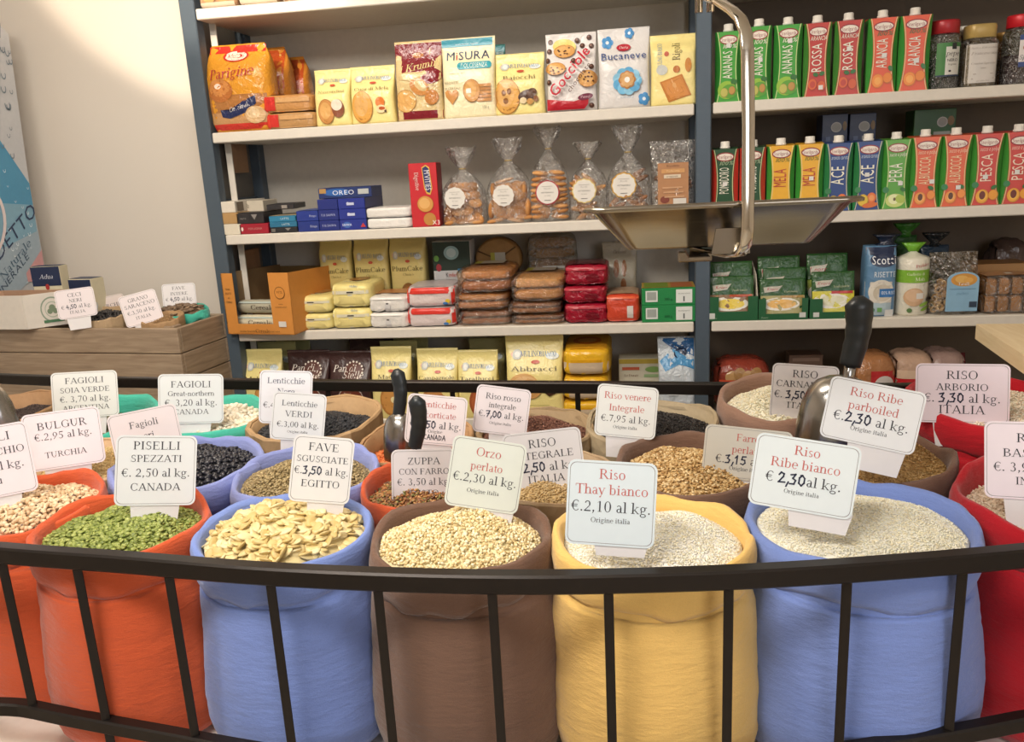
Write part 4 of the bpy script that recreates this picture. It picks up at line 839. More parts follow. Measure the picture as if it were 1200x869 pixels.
# ---- shelf 2, left: upright pouches
Y2 = YS+.012
def bread_bag(px0, px1, yt, Y, label, seed, front=True, d=.12, rz=0):
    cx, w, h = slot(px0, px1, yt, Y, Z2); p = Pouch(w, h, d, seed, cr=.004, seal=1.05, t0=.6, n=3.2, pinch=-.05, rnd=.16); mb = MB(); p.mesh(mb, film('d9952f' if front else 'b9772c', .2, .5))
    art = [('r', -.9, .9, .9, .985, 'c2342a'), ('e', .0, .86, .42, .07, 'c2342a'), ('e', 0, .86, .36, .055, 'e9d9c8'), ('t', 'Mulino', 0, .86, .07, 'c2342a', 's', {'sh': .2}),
      ('r', -.92, .22, .92, .42, 'a8703c'), ('r', -.85, .02, .9, .09, 'c2342a'), ('r', -.9, .09, .9, .22, 'b98b5c'), ('e', -.5, .47, .42, .13, 'b06a34'), ('e', -.52, .5, .36, .1, 'c98547'), ('e', -.55, .52, .1, .03, 'ead2c0'),
      ('p', [(-.55, .25), (-.3, .24), (.2, .34), (.6, .4), (.62, .31), (.35, .22), (-.25, .15), (-.5, .17)], '262e55'), ('t', 'Originale', .08, .275, .075, 'e8e4e4', 's', {'rot': 14, 'sh': .3}),
      ('t', 'Parigine', -.12, .665, .17, 'b0323a', 's', {'sh': .25, 'rot': 4}), ('e', .55, .18, .3, .1, 'cda777'), ('e', .5, .2, .2, .06, 'ddc096')] if front else [('r', -.9, .5, .9, .96, 'a3461f')]
    paint(mb, art, w, h, p.S, lambda c: film(c, .2, .4)); o = mb.build('bread_bag', loc=(cx, Y+d/2, Z2+.0005), rz=rz); return tag(o, label, 'bread', 'bagged bread on the top left shelf')
bread_bag(237, 311, 49, YS+.004, 'orange and yellow bag of sliced rolls with red top, far left of the upper shelf', 1)
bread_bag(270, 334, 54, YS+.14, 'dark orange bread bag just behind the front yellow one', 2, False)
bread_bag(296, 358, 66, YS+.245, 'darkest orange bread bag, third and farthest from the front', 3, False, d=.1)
for k, (x0, x1, z, hgt, c) in enumerate(((309, 368, 0, .05, 'b58a58'), (307, 366, .051, .055, 'c08a50'))):
    a, b_ = px(x0, 130, YS+.01), px(x1, 130, YS+.01)
    puff('toast_pack', (a+b_)/2, b_-a, hgt, .16, YS+.012, Z2+z, c, [('r', -.95, .12, -.45, .9, 'c8322a'), ('r', -.98, .05, -.8, .95, 'd8402f'), ('r', -.4, .55, .9, .8, 'cfa06a')], ('lower', 'upper')[k]+' of two flat toast packs with red ends, beside the bread bag', 'toast', 'stacked toast packs', top=[('r', -.9, .1, -.2, .9, 'c8452a')], seed=5+k)
G2 = 'biscuit pouches on the upper left shelf'
pouch('biscuit_pouch', 367, 410, 80, Y2, Z2, YL, mill(.8, 1.12)+[('t', 'Nascondini', 0, .6, .07, '8a7a4a', 's', {'w': .72})]+cookie(-.3, .25, .42, .5, 'c98d4e', 'a36a35')+[('e', .35, .3, .34, .16, '8a4f35'), ('e', .3, .36, .3, .1, 'e9dcc8')], 'smallest pale yellow pouch, first from the left, brown filled biscuits on it', group=G2, seed=11)
pouch('biscuit_pouch', 409, 462, 76, Y2, Z2, YL, mill(.79, 1.12)+[('t', 'Cuor di Mela', 0, .6, .08, '7a6c40', 's', {'w': .76})]+cookie(-.42, .29, .44, .6, 'e0a550', 'c0803a')+[('e', .38, .36, .2, .09, 'd9792f'), ('e', .4, .24, .22, .07, 'f0d9a8'), ('e', .45, .25, .14, .03, 'b9582a'), ('e', .6, .2, .05, .02, '4a3020')], 'pale yellow pouch with one round golden biscuit and apple pieces', group=G2, seed=12)
pouch('biscuit_pouch', 461, 517, 46, Y2, Z2, 'd9c08c', [('r', -.98, .55, .98, .97, '7d1f2a'), ('e', .5, .55, .5, .1, '7d1f2a'), ('p', [(-.97, .5), (-.2, .48), (.4, .58), (.3, .62), (-.97, .62)], 'd9c08c'), ('r', -.97, .02, .97, .12, '7d1f2a'), ('e', .0, .82, .24, .035, 'b8784a'), ('t', 'i Krumiri', .05, .68, .14, 'e6cf8f', 's', {'sh': .35, 'rot': 9, 'w': .85})]+cookie(-.55, .25, .42, .32, 'd9ad6a', 'b5803f')+[('e', .05, .42, .42, .1, 'c98a4c', 1, -35), ('e', .1, .43, .3, .05, 'd9c08c', 1, -35), ('e', .55, .28, .3, .09, 'c08045', 1, 55), ('t', 'biscotti', .55, .42, .04, '6a3a2a', 's', {'rot': 10})], 'dark red and cream glossy pouch with curved biscuits', group=G2, seed=13, rough=.14, bump=.45)
pouch('biscuit_pouch', 516, 580, 42, Y2, Z2, 'efe3bb', [('r', -.98, .89, .9, .985, '2f93a8'), ('t', 'senza zuccheri aggiunti', -.05, .925, .03, 'd9eef0', 'b'), ('t', [('M', 'b', '263a5c'), ('i', 'b', 'c8433a'), ('SURA', 'b', '263a5c')], 0, .77, .15, 'x', 'b', {'w': .82}), ('r', -.3, .6, .76, .69, '3aa0ae'), ('e', -.3, .645, .1, .045, '3aa0ae'), ('e', .76, .645, .1, .045, '3aa0ae'), ('t', 'DOLCESENZA', .23, .643, .085, 'eef4ea', 'b', {'w': .5}), ('t', 'Senza zuccheri', -.4, .56, .035, '9a9a80', 's'), ('t', 'BISCOTTI', -.62, .44, .04, '9a8a66', 'b'), ('t', 'DI CEREALI', -.6, .37, .04, '9a8a66', 'b'),
  ('p', [(-.62, .17), (-.4, .27), (-.38, .33), (-.46, .355), (-.57, .34), (-.62, .31), (-.67, .34), (-.78, .355), (-.88, .33), (-.85, .27)], 'c88d4e')]+[('r', .3, .19+.045*i, .82, .228+.045*i, ('c48b50', 'b97f45')[i % 2]) for i in range(5)]+cookie(.12, .33, .3, .45, 'cd9657', 'a9713a')+[('r', -.08, .3, .1, .36, 'e4e0d6'), ('t', '330 g', .6, .12, .04, '7a7a60', 'b')], 'tall cream pouch with teal band across the top and a brown heart', group=G2, seed=14)
pouch('biscuit_pouch', 560, 592, 51, YS+.13, Z2, '3a6f68', [('r', -.95, .9, .95, .98, '2f7d84')], 'teal topped pouch peeking out behind the cream one', group=G2, seed=15)
pouch('biscuit_pouch', 579, 638, 61, Y2, Z2, YL, mill(.79, 1.12)+[('t', 'Baiocchi', 0, .6, .1, '6a5c38', 's', {'w': .66})]+cookie(-.5, .3, .5, .55, 'd9a352', 'b07a38')+[('e', -.62, .36, .09, .05, '8a5a2c'), ('e', -.4, .38, .09, .05, '8a5a2c'), ('e', -.55, .23, .1, .05, '8a5a2c'), ('e', .3, .3, .36, .09, '4e3325', 1, 15), ('e', .5, .34, .2, .07, '5c3d2b', 1, 20), ('e', .15, .22, .14, .05, 'e3cfa6'), ('e', .42, .2, .13, .05, 'c89657'), ('e', .65, .24, .1, .05, '8a5a35')], 'pale yellow pouch with a round cream sandwich biscuit and chocolate, centre of the upper shelf', group=G2, seed=16)
rnd = random.Random(3); balls = [(-.8, .9), (-.1, .89), (.45, .83), (.72, .93), (.8, .82), (-.85, .78), (-.92, .66), (-.88, .38), (.8, .55), (.25, .9), (.1, .64), (.78, .06)]
pouch('biscuit_pouch', 639, 699, 37, Y2, Z2, 'ded9d6', [z for q in balls for z in (('e', q[0], q[1], .1, .034, '4a2b22'), ('e', q[0]-.02, q[1]+.01, .04, .013, '8a6658'))]+[('e', -.25, .83, .46, .1, 'e6d27a', 1, -8)]+cookie(-.25, .77, .4, .2, chips=8, seed=1)+cookie(-.6, .55, .38, .2, chips=8, seed=2)+cookie(.65, .4, .36, .28, chips=8, seed=4)+[('p', [(-.97, .02), (.5, .02), (.65, .08), (.68, .17), (.1, .12), (-.97, .165)], 'b21f2e'), ('t', 'Gocciole', -.06, .5, .34, 'e9e2e0', 'b', {'rot': 50, 'w': .78, 'sh': .1}), ('t', 'Gocciole', -.06, .5, .3, 'c1283a', 'b', {'rot': 50, 'w': .75, 'sh': .1}), ('t', 'Gocciole', -.04, .502, .3, 'c1283a', 'b', {'rot': 50, 'w': .75, 'sh': .1}), ('t', 'chocolate', .32, .42, .13, '4f2c22', 'b', {'rot': 50, 'w': .45}), ('e', .55, .17, .3, .04, '6d1f3c', 1, 8), ('t', 'Pavesi', .55, .17, .05, 'e6c9d0', 's')], 'white pouch with red slanted lettering and chocolate chip biscuits', group=G2, seed=17)
fl = [z for k in range(9) for z in (('e', .12+.36*cos(k*.7), .33+.105*sin(k*.7)*1.05, .2, .065, ('6fb5da', '8cc4e0', '5aa5d2')[k % 3]),)]
def bluefl(u, v, s): return [('e', u+.11*s*cos(k*1.26), v+.04*s*sin(k*1.26), .1*s, .036*s, '4a92cc') for k in range(5)]+[('e', u, v, .06*s, .02*s, 'dfe9f0')]
pouch('biscuit_pouch', 700, 762, 31, Y2, Z2, 'd9d6d4', bluefl(-.62, .83, 1.1)+bluefl(.22, .93, .9)+bluefl(.75, .1, 1.1)+[('e', .0, .755, .27, .045, 'b2283a'), ('t', 'Doria', 0, .755, .05, 'ead9d4', 's', {'sh': .2}), ('t', 'Bucaneve', 0, .645, .13, '2d4a86', 'b', {'w': .88})]+fl+[('e', .12+.19*cos(k*.785), .345+.065*sin(k*.785), .14, .048, 'b9814a') for k in range(8)]+[('e', .12+.17*cos(k*.785), .345+.06*sin(k*.785), .1, .034, 'd3a468') for k in range(8)]+[('e', .12, .345, .1, .035, 'efe6dc'), ('t', 'la morbida', .1, .13, .04, '8aa0b8', 's')], 'white pouch with blue flowers and a ring biscuit', group=G2, seed=18)
pouch('biscuit_pouch', 762, 817, 39, Y2, Z2, YL, [('t', 'MULINO BIANCO', -.58, .7, .14, '3f7fb8', 's', {'rot': 90, 'w': .36}), ('e', -.5, .5, .24, .07, 'c8cac4'), ('e', -.3, .72, .1, .035, 'cc6a52'), ('t', 'Rigoli', .12, .75, .24, '5f5030', 's', {'rot': 90, 'w': .25}), ('e', .12, .5, .15, .05, 'b9702f'), ('e', .62, .55, .14, .1, 'c9842f'), ('p', [(-.6, .33), (.35, .43), (.75, .13), (-.22, .04)], 'c07a34'), ('p', [(-.5, .32), (.3, .4), (.64, .14), (-.16, .07)], 'd08a3f'), ('p', [(-.12, .36), (.02, .37), (.26, .1), (.1, .09)], 'dfa766')], 'pale yellow pack with sideways lettering and square biscuits, next to the middle post', group=G2, seed=19, t0=.75, d=.06)
# ---- shelf above: only the bottoms of clear bags show
for k, (x0, x1) in enumerate(((232, 276), (278, 326), (328, 386), (390, 440), (446, 500))):
    a, b_ = px(x0, 5, YS+.01), px(x1, 5, YS+.01)
    puff('biscuit_bag', (a+b_)/2, b_-a, .14, .12, YS+.015, Z1, ('b08a68', 'a98566', 'bb8c62', 'b39069', 'ad8862')[k], [('e', -.4, .3, .4, .2, 'c79a68'), ('e', .35, .3, .4, .2, 'bd9060'), ('r', -.9, .02, .9, .12, 'c9b8a2')], ('first', 'second', 'third', 'fourth', 'fifth')[k]+' clear biscuit bag from the left on the topmost shelf, cut by the frame', 'biscuits', 'bags on the topmost shelf', seed=40+k, cr=.004, rough=.15)
# ---- shelf 3, left: boxes and bars
G3 = 'small boxes on the second left shelf'
def bar(name, x0, x1, z0, h, col, art, label, d=.16, Y=YS+.008, cat='chocolate', grp='chocolate bars on the second left shelf', rz=0, **k):
    a, b_ = px(x0, 255, Y), px(x1, 255, Y); return carton_box(name, (a+b_)/2, b_-a, h, d, Y, Z3+z0, col, art, label, cat, grp, rz=rz, **k)
tb = 'flat boxes at the left end of the second shelf'
bar('flat_box', 255, 281, 0, .036, 'd8cfbc', [], 'lowest flat cream box at the left end of the second shelf', .24, grp=tb, cat='box'); bar('flat_box', 254, 279, .0365, .037, 'b08c5c', [], 'tan flat box between two cream ones at the left end', .24, grp=tb, cat='box'); bar('flat_box', 253, 277, .074, .037, 'd9d1c2', [], 'cream flat box on top of the tan box', .24, grp=tb, cat='box', side=[('r', -.9, .1, -.5, .9, '6a5a48'), ('t', '2', -.3, .5, .4, '4a4238', 'b')], rz=0)
Y3 = YS+.008; a = px(256, 232, YS+.14); b_ = px(313, 232, YS+.14)
carton_box('flat_box', px(296, 232, YS+.13), .1, .038, .12, YS+.1, Z3+.0695, 'cbc1ae', [('t', '2', -.1, .5, .4, '4a4238', 'b')], 'longer grey-cream box behind the cream box stack', 'box', tb)
tri = [('p', [(.1, .85), (.55, .85), (.32, .35)], '8a8580')]
bar('chocolate_bar', 279, 313, 0, .034, '9e1f30', [('e', -.8, .5, .08, .2, 'e9d0c8'), ('t', 'PERUGINA', .1, .5, .3, 'c98a84', 'b')], 'dark red chocolate bar at the bottom beside the cream boxes')
bar('chocolate_bar', 277, 309, .0345, .036, '2c2a2c', tri+[('t', 'nero', -.5, .5, .3, '8f8a86', 'b')], 'black chocolate bar with grey triangle on the dark red one', topcol='47423f')
bar('chocolate_bar', 312, 343, .075, .018, '2a282b', [('r', .1, .2, .5, .8, '8d8780')], 'thin black bar lying askew on top of the small bars', .14, Y=YS+.05, rz=rad(6))
bar('chocolate_bar', 315, 347, 0, .018, '26272b', tri+[('r', -.9, .2, -.6, .8, '6d6963')], 'thin black bar at the foot of the teal bars')
bar('chocolate_bar', 315, 347, .0183, .018, '2c6f90', [('t', 'LATTE', .2, .5, .5, 'cfe0e6', 'b')], 'lower of two thin teal bars with beige tops', topcol='cbb38c')
bar('chocolate_bar', 315, 346, .0366, .019, '2f7ca0', [('t', 'LATTE', .2, .5, .5, 'cfe0e6', 'b')], 'upper of two thin teal bars with beige tops', topcol='d3bd97')
bb = 'blue snack boxes on the second left shelf'
bar('snack_box', 348, 373, 0, .034, '23357f', [('t', 'Ringo', .5, .5, .3, 'cdd3e6', 's')], 'low blue box, bottom one beside the teal bars', grp=bb, cat='box'); bar('snack_box', 347.5, 373, .0345, .034, '26398a', [('t', 'Ringo', .5, .5, .3, 'cdd3e6', 's')], 'low blue box, top one beside the teal bars', grp=bb, cat='box', topcol='4d5f9e')
ordn = ('bottom', 'middle', 'top')
for k in range(3):
    bar('snack_box', 373.5, 397, k*.0345, .034, '232f78', [('t', 'F.lli SAIWA', 0, .5, .32, 'b9c0dc', 'b', {'w': .7})] if k < 2 else [], ordn[k]+' box of the left blue stack under the round-biscuit pack', grp=bb, cat='box')
    bar('snack_box', 397.5, 429, k*.0345, .034, '25338a', [('t', 'Oro', -.1, .5, .4, 'e6e9f4', 'b'), ('r', -.35, .35, .2, .6, 'c5cbe0')] if k else [('e', -.45, .5, .3, .3, '3f66b0'), ('t', 'SAIWA', -.45, .5, .3, 'eef0f6', 'b'), ('p', [(.55, .25), (.95, .25), (.75, .65)], 'c43a3a')], ordn[k]+' box of the right blue stack beside the white packs', grp=bb, cat='box', d=.2, topcol='4a5488' if k == 2 else None, sidecol='3d4577')
bar('snack_box', 376, 438, .104, .034, '24366b', [('e', -.3, .55, .5, .35, '2f63a8'), ('t', 'OREO', -.05, .5, .62, 'e8ecf2', 'b', {'w': .42}), ('r', -.95, .5, -.7, .95, 'b08a50'), ('r', .5, .3, .9, .8, 'b9bdb8')], 'dark blue biscuit pack with big white letters on top of the blue boxes', Y=YS+.05, d=.12, grp=bb, cat='biscuits')
for k in range(2):
    a, b_ = px(427, 250, Y3), px(482, 250, Y3); puff('white_pack', (a+b_)/2, b_-a, .0335, .15, Y3, Z3+k*.034, 'e4e0da', [], ('lower', 'upper')[k]+' of two plain white flat packs beside the red box', 'biscuits', 'plain white packs', seed=50+k, n=8, cr=.0015, rough=.35)
Yd = YS+.01; a, b_ = px(480.5, 230, Yd), px(513, 230, Yd)
carton_box('biscuit_box', (a+b_)/2, b_-a, PY(496, 191, Yd).z-Z3, .075, Yd, Z3, 'c3242e', [('p', [(-.05, .93), (.25, .97), (.5, .93), (.62, .6), (.45, .5), (.2, .52), (.05, .6)], 'd9b24a'), ('p', [(.0, .92), (.25, .95), (.45, .91), (.56, .61), (.42, .53), (.22, .55), (.1, .62)], '2a2f63'), ('t', "M'VITIES", .3, .73, .28, 'e9e4ea', 'b', {'rot': -88, 'w': .32}), ('t', 'Digestive', -.45, .72, .22, 'eadfd8', 's', {'rot': -88, 'w': .28})]+cookie(.05, .36, .55, .22, 'cf9247', 'a96f30')+[('e', .3, .12, .45, .1, 'b9803c', 1, 60), ('t', 'X3', .75, .06, .1, 'f0e8e4', 'b')], 'upright red digestive biscuit box with blue lettering, before the clear bags', 'biscuits', rz=rad(2), sidecol='8f1d27')
# clear cookie bags
CEL = cello(gl=.17, crease=.6)
def cookie_bag(x0, x1, yt, yneck, kind, label, lx, ly, lr, ring='', seed=0, d=.1, Y=YS+.012):
    cx, w, h = slot(x0, x1, yt, Y, Z3); hn = PY((x0+x1)/2, yneck, Y).z-Z3; rnd = random.Random(seed); a, b = w/2, d/2
    root = tag(empty('cookie_bag', (cx, Y+b, Z3)), label, 'cookies', 'clear bags of cookies on the second left shelf'); n = 40; rings = []
    lv = [(0, .92), (.05, .99), (.2, 1), (.45, .98), (.62, .9), (.75, .72), (.87, .42), (.96, .17), (1, .13)]
    for v, r in lv:
        rings.append([Vector((a*r*q*cos(t), b*r*q*sin(t), v*hn)) for t, q in [(2*pi*j/n, 1+(.05+.22*ss(.6, 1, v))*nz(cos(2*pi*j/n)*4+seed, sin(2*pi*j/n)*4, v*5)+.03*cos(j*pi)*ss(.55, .9, v)) for j in range(n)]])
    for v, rx_, ry_ in ((.15, .24, .14), (.5, .46, .2), (.85, .58, .25), (1, .6, .26)):
        z = hn+(h-hn)*v; rings.append([Vector((a*rx_*q*cos(t)+.006*seed % 5*.001, b*ry_*q*sin(t)*1.3, z+.012*nz(cos(t)*3+seed, sin(t)*3, seed)*v)) for t, q in [(2*pi*j/n, 1+.25*nz(cos(2*pi*j/n)*5+seed, sin(2*pi*j/n)*5, v*3)+.1*cos(j*pi)) for j in range(n)]])
    mb = MB(); mb.loft(rings, CEL, True, False); mb.build('clear_wrap', root)
    mb = MB(); mb.tube([(a*.14*cos(t), b*.16*sin(t), hn) for t in [2*pi*j/16 for j in range(17)]], .0016, M('cdb06a', .3, .6)); mb.build('tie', root)
    cm = [M(c, .7, 0, .18) for c in (('c0874c', 'b07840', 'cf985e') if kind != 'dark' else ('a87850', 'b8865c', '966644'))]
    mz = {'round': .128, 'rings': .15, 'stack': .148, 'sticks': .14, 'dark': .14}[kind]
    def biscuit(x, y, z, rx_, ry_, rz_, rot, k):
        z = .008+(z-.008)*min(1.22, .68*hn/mz); q = np.interp(z/hn, [l[0] for l in lv], [l[1] for l in lv]); x *= q**1.3*.97; rx_ *= .55+.45*q; ry_ *= .6+.4*q
        V, F = ell(12, 6, rx_, ry_, rz_); mb = MB(); R = Euler(rot).to_matrix(); mb.add([R @ Vector(p)+Vector((x, y, z)) for p in V], [list(f) for f in F], cm[k % 3], True); mb.build('biscuit', root)
    if kind == 'round':
        for r_ in range(5):
            for i in range(4): biscuit((-.62+.41*i)*a*(1-.05*r_)+rnd.uniform(-.004, .004), rnd.uniform(-.5, -.1)*b, .018+r_*.027, .024, .019, .011, (rad(70)+rnd.uniform(-.5, .5), rnd.uniform(-.4, .4), rnd.uniform(-.6, .6)), i+r_)
        for i in range(3): biscuit((-.55+.55*i)*a, -.5*b, .008, .028, .02, .008, (rnd.uniform(-.2, .2), 0, rnd.random()), i)
    elif kind == 'rings':
        for i in range(4): biscuit((-.35+.7*(i % 2))*a, -.3*b, .055+.055*(i//2), .037, .036, .012, (rad(80), 0, rnd.uniform(-.4, .4)), i)
        for i in range(6): biscuit((-.78+.78*(i % 3))*a*(1-.12*(i//3)), -.35*b, .05+.06*(i//3), .012, .02, .032, (0, rnd.uniform(-.2, .2), 0), i+1)
        for i in range(4): biscuit((-.6+.4*i)*a, -.4*b, .010+.009*(i % 2), .034, .02, .008, (rnd.uniform(-.2, .2), rnd.uniform(-.25, .25), 0), i)
        biscuit(-.25*a, -.3*b, .15, .036, .016, .006, (.1, -.2, 0), 2)
    elif kind == 'stack':
        for s in (-1, 1):
            for i in range(9): biscuit(s*.5*a, -.35*b, .014+i*.0165, .03, .028, .009, (rnd.uniform(-.15, .15), rnd.uniform(-.15, .15), 0), i)
        for i in range(3): biscuit((-.3+.3*i)*a, -.55*b, .03+.03*i, .024, .01, .02, (rnd.uniform(-.3, .3), 0, 0), i)
    else:
        for i in range(24): biscuit(rnd.uniform(-.68, .68)*a*(1-.25*i/24), rnd.uniform(-.6, .0)*b, .01+.0055*i, .034, .011, .009, (rnd.uniform(-.3, .3), rnd.uniform(-.7, .7), rnd.uniform(-.9, .9)), i)
    lp_ = PY(lx, ly, Y); R_ = lr*2.72/FPX; mb = MB(); m_ = 30; ox_, oz_ = lp_.x-cx, lp_.z-Z3; dep = -b*(1-min(.9, abs(ox_/a))**2)**.5*.98-.002
    def disc(r, y, col, sc=0): mb.add([(ox_+r*(1+sc*cos(12*t))*cos(t), dep-y, oz_+r*(1+sc*cos(12*t))*sin(t)) for t in [2*pi*j/72 for j in range(72)]], [list(range(72))], M(col, .5))
    if ring: disc(R_*1.1, .0, ring, .03)
    disc(R_, .0006, 'dfdad2', 0 if ring == 'a8242e' else .03)
    paint(mb, [('t', 'Biscotti', 0, .68, .1, '8f8a84', 's'), ('t', 'ARTIGIANALI', 0, .5, .09, '55504c', 'b'), ('t', 'del forno', 0, .36, .08, '8f8a84', 's'), ('r', -.3, .14, .3, .17, '77726c', 1), ('r', -.5, .77, .5, .785, '9a958f', 1)], R_*2, R_*2, lambda x, v, e: (ox_+x, dep-e, oz_-R_+v), e0=.0008)
    mb.build('round_label', root, label='round white label'); return root
cookie_bag(511, 567, 172, 198, 'round', 'clear bag of round biscuits beside the red box, white round label', 533, 232, 12.2, '', 1)
cookie_bag(565, 622, 161, 188, 'rings', 'clear bag of ring biscuits, second bag from the red box', 590, 229, 12.2, '', 2)
cookie_bag(616, 666, 148, 174, 'stack', 'tall clear bag of thick biscuits whose round label has a dark red rim', 641.5, 225.5, 12.6, 'a8242e', 3)
cookie_bag(664, 713, 166, 186, 'sticks', 'clear bag of stick biscuits above the left end of the scale pan', 684.5, 223.5, 12.4, 'd9c27a', 4)
cookie_bag(708, 764, 147, 178, 'dark', 'clear bag of dark biscuits whose label has a gold rim', 731, 217, 12.8, 'cfa23c', 5)
# kraft-labelled clear bag
cx, w, h = slot(762, 816, 164, YS+.012, Z3); root = tag(empty('cookie_bag', (cx, YS+.06, Z3)), 'clear bag with a tall brown printed card, last before the middle post', 'cookies', 'clear bags of cookies on the second left shelf')
p = Pouch(w, h, .09, 77, cr=.006, seal=1.02, t0=.5, n=3); mb = MB(); p.mesh(mb, CEL); mb.build('clear_wrap', root)
rnd = random.Random(9)
for i in range(22):
    V, F = ell(10, 5, .03, .012, .01); mb = MB(); R = Euler((rnd.uniform(-.4, .4), rnd.uniform(-.5, .5), rnd.uniform(-.6, .6))).to_matrix(); o_ = Vector((rnd.uniform(-.55, .55)*w/2, rnd.uniform(-.01, .025), .012+.006*i)); mb.add([R @ Vector(q)+o_ for q in V], [list(f) for f in F], M(('8d5f3c', '9c6c45', 'a9774c')[i % 3], .7), True); mb.build('biscuit', root)
cw_, ch_ = .094, .155; ccx = PY(789, 214, YS).x-cx; mb = MB(); mb.box((ccx, -.048, .01+ch_/2), (cw_, .0015, ch_), M('b07f56', .5), 0)
paint(mb, [('t', 'Biscotteria', 0, .94, .06, '5f3d28', 's'), ('r', -.75, .8, .75, .88, 'c9975f', 1), ('t', 'Pasticceria', 0, .84, .06, 'e9c794', 's'), ('r', -.6, .7, .5, .77, 'd9c9b0', 1), ('t', 'artigianale', -.05, .735, .05, '6f4f38', 'b'), ('e', -.55, .28, .3, .07, '7d3a2a'), ('r', .0, .04, .85, .3, 'd5cec4', 1)]+[('r', -.7+.06*i, .5-.09*i, .6+.06*i, .53-.09*i, 'c79a72', 1) for i in range(3)], cw_, ch_, lambda x, v, e: (ccx+x, -.0488-e, .01+v), e0=.0005); mb.build('printed_card', root, label='brown printed card')

# ------------------------------------------------------------------ juice cartons on the right shelves
def juice_mesh(w, d, h, main, side, title, tcol, art, small, sticker=None, seed=0, tvert=True):
    """prism carton: rectangular ends, chamfered corners that swell at mid height"""
    NV = 14; cm = M(main, .35); gm = M(side, .35); mb = MB(); c0 = .135*w
    def sec(v): c = .004+c0*sin(pi*v)**.8 if 0 < v < 1 else .004; return c
    rings = []
    for j in range(NV+1):
        v = j/NV; c = sec(v); z = v*h; a, b = w/2, d/2
        rings.append([(-a+c, -b, z), (a-c, -b, z), (a, -b+c, z), (a, b-c, z), (a-c, b, z), (-a+c, b, z), (-a, b-c, z), (-a, -b+c, z)])
    for j in range(NV):
        for i in range(8):
            k = (i+1) % 8; mb.add([rings[j][i], rings[j][k], rings[j+1][k], rings[j+1][i]], [[0, 1, 2, 3]], cm if i in (0, 4) else gm)
    top = [(x, y, z+(.006 if y > 0 else 0)) for x, y, z in rings[-1]]; mb.add(rings[0], [list(range(8))[::-1]], gm); mb.add(top, [list(range(8))], cm)
    for i in range(8): k = (i+1) % 8; mb.add([rings[-1][i], rings[-1][k], top[k], top[i]], [[0, 1, 2, 3]], cm)
    for s in (-1, 1):                                       # pale rule along both edges of the front panel
        for j in range(NV):
            x0, x1 = s*(w/2-sec(j/NV)-.0035), s*(w/2-sec((j+1)/NV)-.0035); y = -d/2-.0003; mb.add([(x0, y, j/NV*h), (x0+s*.0018, y, j/NV*h), (x1+s*.0018, y, (j+1)/NV*h), (x1, y, (j+1)/NV*h)], [[0, 1, 2, 3]], M('d8d49a', .4))
    L = [('e', 0, .885, .68, .068, '8d1f26'), ('e', 0, .885, .60, .052, 'e6dccf'), ('t', 'Sterilgarda', 0, .883, .075, '8a2430', 'b', {'w': .54})]
    if small: L += [('t', small[0], .05, .79, .085, small[1], 'b', {'sh': .3, 'w': min(.6, .14*len(small[0]))})]
    L += [('t', title, -.02, .53, .66 if len(title) < 5 else .52, tcol, 'b', {'rot': 90, 'w': .28 if len(title) < 5 else .4})] if tvert else []
    L += art
    if sticker: L += [('r', sticker[0]-.16, sticker[1]-.03, sticker[0]+.16, sticker[1]+.03, 'd9d7d2', 1)]
    paint(mb, L, w, h, lambda x, v, e: (x, -d/2-e, v), lambda c: M(c, .35), e0=.0006); return mb
def fruit(u, v, r, c, d, ins=None):
    r *= .92; v = v*.85+.005; L = [('e', u, v, r, r*.24, d), ('e', u-.02, v+.004, r*.88, r*.21, c)]
    if ins: L.append(('e', u, v, r*.55, r*.13, ins))
    return L
leaf = lambda u, v, rot=20, c='2f6b2c': [('e', u, v, .2, .028, c, 1, rot)]
PINE = [('e', -.1, .17, .68, .13, '8fb83a'), ('e', .1, .15, .6, .1, '5a9a30')]+fruit(-.28, .15, .32, 'b9b35a', '8f8a3a')+fruit(.3, .18, .28, 'b58a45', '8f6a30')+leaf(.35, .29, 70)+leaf(.5, .28, 40)
BLOOD = fruit(-.3, .19, .38, 'd0602f', 'a83a24', 'b8402f')+fruit(.35, .16, .34, 'c8582c', 'a04022')+leaf(-.1, .3, -20)+leaf(.35, .31, 30)
ORA = fruit(-.25, .18, .44, 'e88a2a', 'd0741f', 'f0a648')+fruit(.4, .22, .34, 'e0801f', 'c46a18')+leaf(.55, .32, -60)
APP = fruit(-.35, .08, .28, 'c8433a', 'a83430')+fruit(.3, .08, .3, 'd05a40', 'a83a30')+leaf(-.7, .1, 30)
ACE = fruit(.3, .2, .36, 'e0773a', 'c05a28', 'e89a5a')+fruit(-.3, .16, .42, 'd9b83a', 'b8962c')+[('e', .2, .07, .55, .04, 'cf6a2c', 1, 8), ('e', -.7, .3, .22, .045, '2f7a46')]
PEAR = [('e', 0, .12, .68, .1, 'c3d07a'), ('e', -.1, .14, .36, .075, 'dfe3b0', 1, 50), ('e', .35, .14, .3, .07, 'a9bd52', 1, 70), ('e', -.05, .14, .09, .025, '6a5a38'), ('e', -.7, .28, .22, .045, '2f7a46')]+leaf(.5, .28, -40)
APR = fruit(-.25, .15, .42, 'e89a4a', 'd07f34', 'f0b568')+[('e', -.25, .15, .16, .05, '5a3520')]+fruit(.45, .2, .3, 'e89040', 'cc7a30')+leaf(.4, .28, -30)+[('e', -.7, .28, .22, .045, '2f7a46')]
PEA = fruit(-.2, .14, .46, 'e8a83a', 'd08f2c', 'f0c45a')+[('e', -.2, .14, .2, .06, '6a2a1c')]+fruit(.5, .16, .34, 'e0982f', 'c88228')+leaf(.5, .25, 30)+[('e', -.7, .29, .22, .045, '2f7a46')]
